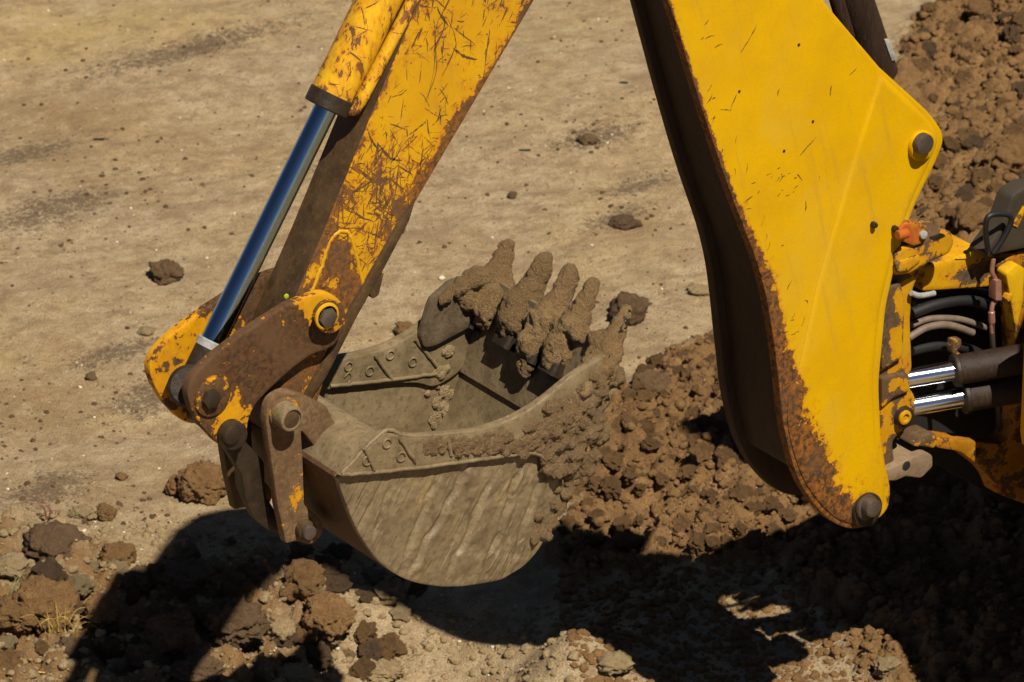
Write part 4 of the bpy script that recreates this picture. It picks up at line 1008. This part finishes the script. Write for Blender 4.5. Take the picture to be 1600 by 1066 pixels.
for i in range(170):                                 # smear on the near cutter
    t = rng.uniform(0, 1); x = 665 + 275 * t; yt = np.interp(x, [660, 740, 800, 845, 890, 945], [684, 680, 662, 636, 598, 560]); yb = np.interp(x, [660, 790, 846, 915, 945], [708, 706, 708, 690, 600])
    y = yt + (yb - yt) * rng.uniform(0.12, 1.0) ** .8
    balls.append((W(x, y, -YK - .014), rng.uniform(.008, .015) * (0.8 + .7 * t), (1.3, .62, 1.0)))
for i in range(60):
    x = rng.uniform(850, 935); y = rng.uniform(630, 735)
    balls.append((W(x, y, -YK - .015), rng.uniform(.012, .026), (1, .8, 1)))
for i in range(70):
    t = rng.uniform(0, 1) ** 1.3; x = np.interp(t, [0, .4, 1], [912, 893, 850]); y = np.interp(t, [0, .4, 1], [715, 770, 850])
    balls.append((W(x - abs(rng.normal()) * 16, y + rng.normal() * 5, -YK + rng.uniform(-.006, .02)), rng.uniform(.007, .017), (1, .8, 1)))
mud_mass('mud', balls, 0.005, M['mud_dark'], bucket, 8, 0.007, 44)
balls = []
for i in range(26):                                 # dry smears inside, on the far wall
    y = rng.uniform(560, 668); x = 688 + rng.normal() * 10 + (600 - y) * .05
    balls.append((W(x, y, YK - .018), rng.uniform(.010, .02), (1, .22, 1.2)))
for i in range(5):
    balls.append((W(rng.normal(690, 8), rng.normal(575, 12), YK - .03), rng.uniform(.012, .02), (1.2, .5, 1)))
mud_mass('mud', balls, 0.005, M['clod_pale'], bucket, 9, 0.005, 40)

# ------------------------------------------------------------------ swing post and rear frame
def post_wear(x, y):
    w = np.zeros_like(x)
    for cx, cy, sx, sy, k in ((1390, 478, 9, 26, .75), (1383, 535, 8, 34, .8), (1404, 426, 16, 14, .7), (1374, 596, 10, 10, .6), (1398, 618, 14, 8, .7), (1412, 655, 18, 16, .6), (1398, 705, 12, 26, .8), (1384, 740, 8, 20, .7), (1375, 660, 6, 18, .6), (1410, 585, 10, 7, .5), (1400, 500, 5, 10, .6)):
        w = w + k * np.exp(-((x - cx) / sx) ** 2 - ((y - cy) / sy) ** 2)
    return w - 0.06
post = plate('swing_post', [(1350, 420), (1400, 396, 6), (1452, 380, 8), (1462, 398, 8), (1440, 425, 6), (1428, 452, 10), (1424, 500, 10), (1427, 575, 6), (1420, 600, 6), (1432, 620, 6), (1432, 650, 6), (1418, 668, 10), (1396, 690, 8), (1402, 742, 6), (1385, 765, 6), (1350, 765)],
             -0.105, 0.11, M['post'], machine, bev=0.012, grid=0.008, edge=(0.10, 0.006), wear=post_wear)
plate('casting_step', [(1372, 455, 6), (1408, 440, 8), (1415, 470, 6), (1412, 560, 6), (1378, 580, 6)], -0.125, -0.104, M['post'], post, bev=0.008, grid=0.008, wear=post_wear)
plate('casting_step', [(1378, 590, 6), (1420, 582, 8), (1424, 612, 6), (1398, 622, 6), (1378, 640, 6)], -0.120, -0.104, M['post'], post, bev=0.008, grid=0.008, wear=post_wear)
plate('hook_bracket', [(1398, 398, 6), (1412, 384, 6), (1440, 378, 4), (1470, 361, 8), (1488, 362, 8), (1493, 380, 8), (1484, 398, 8), (1452, 412, 6), (1420, 430, 8), (1400, 432, 6)], -0.150, -0.06, M['post'], post, bev=0.010, grid=0.008, edge=(0.28, 0.008), wear=lambda x, y: .4 * np.exp(-((x - 1445) / 14.) ** 2 - ((y - 400) / 12.) ** 2))
plate('hook_slot', [(1452, 372, 3), (1472, 364, 4), (1479, 369, 4), (1462, 377, 3)], -0.1508, -0.14, M['dark'], post, bev=0.0005, grid=0)
plate('bracket_pad', [(1400, 412, 3), (1436, 398, 4), (1440, 408, 4), (1420, 424, 4), (1402, 426, 3)], -0.157, -0.149, M['post'], post, bev=0.004, grid=0.01)
disc('grease_boss', 1410, 650, -0.106, 0.020, 0.030, M['dark'], post, 0.006)
disc('grease_ring', 1413, 652, -0.126, 0.008, 0.021, M['post'], post, 0.004, hole=0.012)
plate('bronze_lug', [(1404, 726, 4), (1446, 706, 6), (1458, 712, 4), (1458, 730, 4), (1440, 748, 5), (1416, 745), (1400, 752, 3), (1385, 752), (1386, 735)], -0.13, -0.02, M['bronze'], post, bev=0.006, grid=0)
disc('lug_hole', 1416, 728, -0.13, 0.001, 0.014, M['recess'], post, 0.0005)
plate('horn', [(1428, 700, 6), (1440, 682, 8), (1460, 676, 8), (1468, 690, 8), (1460, 702, 4), (1440, 698, 6)], -0.12, -0.05, M['post'], post, bev=0.008, grid=0)
# orange lock lever
lockl = plate('lock_lever', [(1405, 362, 5), (1416, 347, 8), (1438, 347, 10), (1451, 361, 10), (1448, 378, 8), (1430, 386, 8), (1412, 378, 5), (1405, 375, 4)], -0.16, -0.13, M['orange'], machine, bev=0.005, grid=0.01)
disc('lever_pin', 1441, 366, -0.16, 0.010, 0.012, M['grey'], lockl, 0.002, 12)
rod('lever_stub', W(1402, 368, -0.175), W(1418, 364, -0.175), 0.014, M['orange'], lockl, 16)
# frame arm, hoses and swing rams between post and machine
arm = plate('frame_arm', [(1440, 418, 5), (1485, 406), (1532, 388, 4), (1552, 404), (1560, 425), (1562, 448, 4), (1500, 452), (1442, 456, 4)], -0.06, 0.12, M['post'], machine, bev=0.008, grid=0.015, edge=(0.12, 0.008), wear=lambda x, y: .75 * np.exp(-((x - 1518) / 26.) ** 2 - ((y - 428) / 20.) ** 2))
plate('arm_cap', [(1494, 405), (1532, 386), (1552, 402)], -0.064, -0.05, M['boom'], arm, bev=0.001, grid=0)
rear = plate('rear_frame', [(1562, 420, 4), (1582, 396, 5), (1640, 380), (1900, 300), (1900, 900), (1560, 772), (1548, 742, 20), (1500, 706, 8), (1462, 700, 6), (1466, 684, 6), (1520, 690), (1572, 694, 14), (1588, 660, 10), (1588, 560), (1584, 470)], -0.10, -0.04, M['frame'], machine, bev=0.006, grid=0.02, edge=None)
plate('gusset', [(1572, 428, 5), (1590, 412, 5), (1602, 420), (1600, 470), (1588, 520), (1578, 460)], -0.135, -0.095, M['boom'], rear, bev=0.006, grid=0.02)
disc('frame_hole', 1526, 706, -0.1, 0.002, 0.011, M['recess'], rear, 0.0005)
backp = plate('frame_back', [(1400, 455), (1560, 440), (1900, 360), (1900, 960), (1560, 780), (1420, 700), (1395, 640)], 0.16, 0.20, M['recess'], machine, bev=0.004, grid=0)  # black panel stands in for the shade inside the frame
box('recess_shade_cover', (W(1440, 452, -0.03).x, 0.07, W(1560, 440, 0.0).z - 0.03), (W(1600, 440, 0).x + .25, 0.2, W(1560, 440, 0.0).z + 0.0), M['recess'], machine, 0.01)  # cover added to keep the sun off the recess below
for a, b, r in (((1412, 592), (1496, 578), 0.0285), ((1424, 634), (1510, 619), 0.0300)):
    c = empty('swing_ram', (0, 0, 0)); c.parent = machine
    A = W(*a, -0.045); B = W(*b, -0.105); d = (B - A)
    rod('rod', A - d * .1, B, r, M['bright'], c, 40)
    rod('barrel', B - d * .04, B + d * 1.6, r * 1.5, M['under'], c, 32)
    rod('gland', B - d * .08, B + d * .02, r * 1.65, M['dark'], c, 32)
for k, (pts, r, m) in enumerate(((((1420, 528), (1448, 512), (1482, 508), (1520, 520)), .0105, 'hose'), (((1425, 508), (1455, 498), (1500, 499), (1540, 512)), .009, 'hose'), (((1424, 490), (1470, 474), (1520, 470), (1570, 490)), .016, 'rubber'), (((1424, 548), (1470, 540), (1520, 548), (1560, 575)), .015, 'rubber'), (((1430, 478), (1470, 462), (1530, 458), (1580, 470)), .014, 'rubber'))):
    pipe('hose', [W(x, y, -0.055 + 0.012 * k) for x, y in pts], r, M[m], machine)
fit = plate('pipe_fitting', [(1556, 438, 2), (1565, 438, 2), (1566, 470, 2), (1556, 470, 2)], -0.14, -0.11, M['copper'], machine, bev=0.002, grid=0)
pipe('fitting_pipe', [W(1552, 405, -.125), W(1550, 425, -.125), W(1556, 438, -.125), W(1560, 450, -.125)], .007, M['copper'], fit)
pipe('fitting_pipe', [W(1562, 466, -.125), W(1552, 474, -.125), W(1549, 490, -.125), W(1550, 520, -.125)], .007, M['copper'], fit)
rod('pipe_sleeve', W(1549, 486, -.125), W(1550, 505, -.125), .0095, M['copper'], fit, 14)
pipe('hose', [W(1550, 505, -.125), W(1551, 540, -.12), W(1556, 580, -.10), W(1560, 640, -.08), W(1562, 690, -0.03)], .008, M['guard'], machine)
disc('pipe_nut', 1571, 462, -0.12, 0.02, 0.012, M['post'], fit, 0.002, 6)
nip = plate('hose_bracket', [(1490, 532, 2), (1503, 530, 2), (1503, 540), (1496, 548), (1512, 562, 3), (1530, 560, 3), (1528, 576, 3), (1512, 590, 3), (1502, 576), (1500, 562), (1488, 552, 3)], -0.085, -0.06, M['post'], machine, bev=0.004, grid=0.01)
pipe('grease_nipple', [W(1424, 458, -.12), W(1436, 462, -.12), W(1452, 460, -.12), W(1460, 458, -.12)], .008, M['grey'], post)
# grey guard with black handles, upper right
guard = plate('guard_arm', [(1582, 306, 8), (1604, 292), (1660, 280), (1660, 392), (1604, 388), (1562, 396, 6), (1540, 404, 4), (1536, 396, 4), (1562, 360), (1574, 330)], -0.12, -0.06, M['guard'], machine, bev=0.006, grid=0.02)
pipe('handle', [W(1544, 392, -.13), W(1540, 362, -.14), W(1545, 338, -.15), W(1572, 335, -.15), W(1580, 345, -.15), (W(1568, 372, -.14)), W(1552, 395, -.13)], .008, M['rubber'], guard)
plate('guard_edge', [(1582, 352), (1600, 322), (1604, 326), (1590, 356)], -0.124, -0.115, M['boom'], guard, bev=0.001, grid=0)

# ------------------------------------------------------------------ the rest of the machine, right of the picture
X0 = 1.95
def part_box(name, lo, hi, mat, parent=machine, bev=0.03): return box(name, lo, hi, mat, parent, bev)
part_box('crossmember', (X0, -1.05, ZG + .55), (X0 + .18, 0.1, ZG + 1.25), M['post'])
part_box('chassis', (2.85, -.6, ZG + .55), (5.4, .6, ZG + 1.35), M['boom'])
for s_, x in ((-1, 1.62), (1, 2.86)):
    leg = part_box('stabiliser_leg', (x, s_ * 1.02 - .11, ZG + .30), (x + .2, s_ * 1.02 + .11, ZG + 1.75), M['boom'])
    part_box('foot_pad', (x - .12, s_ * 1.02 - .25, ZG + .02), (x + .3, s_ * 1.02 + .25, ZG + .09), M['dark'], leg, .015)
    part_box('inner_leg', (x + .02, s_ * 1.02 - .07, ZG + .06), (x + .16, s_ * 1.02 + .07, ZG + .5), M['pin'], leg, .01)
CS = [(1.30, .55), (1.35, 1.40), (1.50, 2.25), (1.72, 2.72), (3.3, 2.72), (3.3, .55)]
cab = plate_xz('cab_side', np.array([(x, z + ZG) for x, z in CS]), -1.0, -.93, M['boom'], machine, bev=.01, grid=0)
plate_xz('cab_window', np.array([(x, z + ZG) for x, z in [(1.62, 1.5), (1.72, 2.2), (1.85, 2.6), (3.1, 2.6), (3.1, 1.5)]]), -1.006, -.924, M['glass'], cab, bev=.004, grid=0)
part_box('cab_roof', (1.68, -1.02, ZG + 2.72), (3.4, -.1, ZG + 2.84), M['rubber'], cab, .04)
part_box('fender', (1.5, -.92, ZG + .95), (3.2, -.3, ZG + 1.35), M['boom'], cab, .05)
for x in (2.45, 5.0):
    for s_ in (-1, 1):
        if x < 3 and s_ > 0: continue
        w = rod('wheel', (x, s_ * .78 - .2, ZG + .62), (x, s_ * .78 + .2, ZG + .62), .64, M['tyre'], machine, 40, .06)
        rod('rim', (x, s_ * .78 - .205, ZG + .62), (x, s_ * .78 + .205, ZG + .62), .33, M['grey'], w, 32, .02)

# ------------------------------------------------------------------ small things on the ground
def tiny(name, mesh_pts, mat, px, py, label, cat, seg=6, taper=True, r=.003):
    p = on_ground(px, py); o = empty(name, p, label, cat)
    return o, p
def blades(name, px, py, n, L_, spread, r, mat, label, cat, lean=0.6, seed=1):
    p = on_ground(px, py); rr = np.random.default_rng(seed); bm = bmesh.new()
    for _ in range(n):
        b = Vector((rr.normal() * spread, rr.normal() * spread, 0)); a = rr.uniform(0, 6.28); l = L_ * rr.uniform(.5, 1.1); k = rr.uniform(.3, 1) * lean
        d = Vector((math.cos(a) * k, math.sin(a) * k, 0))
        tube(bm, spline([b, b + d * l * .35 + Vector((0, 0, l * .5)), b + d * l + Vector((0, 0, l * (.75 - .3 * k)))], 4), r, 4, Vector((0, 0, 0)), True)
    me = bpy.data.meshes.new(name); bm.to_mesh(me); bm.free(); finish(me, 60)
    o = link(name, me, mat, None, p); tag(o, label, cat); return o
blades('grass_tuft', 38, 935, 38, .10, .02, .0018, M['leaf'], 'small dry grass tuft on the broad earth lump', 'grass tuft', 1.0, 2)
blades('twig', 82, 812, 5, .10, .012, .004, M['twig'], 'reddish forked twig standing up near the left margin', 'twig', .7, 5)
blades('root', 95, 985, 22, .12, .03, .0012, M['straw'], 'fine dry roots hanging below the broad earth lump', 'roots', 1.2, 7)
def rag(name, px, py, w_px, h_px, mat, label, cat, seed):
    p = on_ground(px, py); V, F = [], []; n = 9; rr = np.random.default_rng(seed)
    g = np.stack(np.meshgrid(np.linspace(-1, 1, n), np.linspace(-1, 1, n)), -1).reshape(-1, 2)
    zz = .35 * fbm(np.c_[g * 1.6 + seed, np.zeros(len(g))], 3)
    ed = 1 - .25 * np.abs(fbm(np.c_[g * 2.2 + 3 + seed, np.ones(len(g))], 2))
    V = g[:, :1] * ed[:, None] * w_px * MPP / 2 * RG.reshape(1, 2) + g[:, 1:] * ed[:, None] * h_px * MPP * 1.1 * FG.reshape(1, 2)
    V = np.c_[V, (zz + .3) * h_px * MPP + .004]
    idx = np.arange(n * n).reshape(n, n); F = np.stack([idx[:-1, :-1], idx[:-1, 1:], idx[1:, 1:], idx[1:, :-1]], -1).reshape(-1, 4)
    o = link(name, np_mesh(name, V, F), mat, None, p)
    so = o.modifiers.new('thickness', 'SOLIDIFY'); so.thickness = .0015
    tag(o, label, cat); return o
clod(975, 338, 60, 'clod_dark', 'low jagged dark crust of earth on the pale ground left of the boom', sub=5, h=0.22)
rag('plastic_scrap', 52, 862, 10, 8, M['litter'], 'bit of white plastic litter near the left margin', 'scrap', 6)
rag('leaf', 155, 219, 26, 3, M['rag'], 'dark fallen leaf on the earth, upper left', 'leaf', 8)
rag('leaf', 975, 131, 20, 3.5, M['rag'], 'dark leaf on the pale earth beside the top of the boom', 'leaf', 9)
rag('leaf', 820, 283 - 47, 26, 3, M['rag'], 'dark leaf on the pale earth right of the dipper', 'leaf', 11)
sp_ = on_ground(18, 1056); bm = bmesh.new(); tube(bm, [Vector((0, 0, .01)), Vector((.06 * RG[0], .06 * RG[1], .014)), Vector((.1 * RG[0], .1 * RG[1], .01))], .006, 6, Vector((0, 0, 0)), True)
me = bpy.data.meshes.new('straw'); bm.to_mesh(me); bm.free(); tag(link('straw', me, M['straw'], None, sp_), 'yellow straw lying in the lower left corner', 'straw')
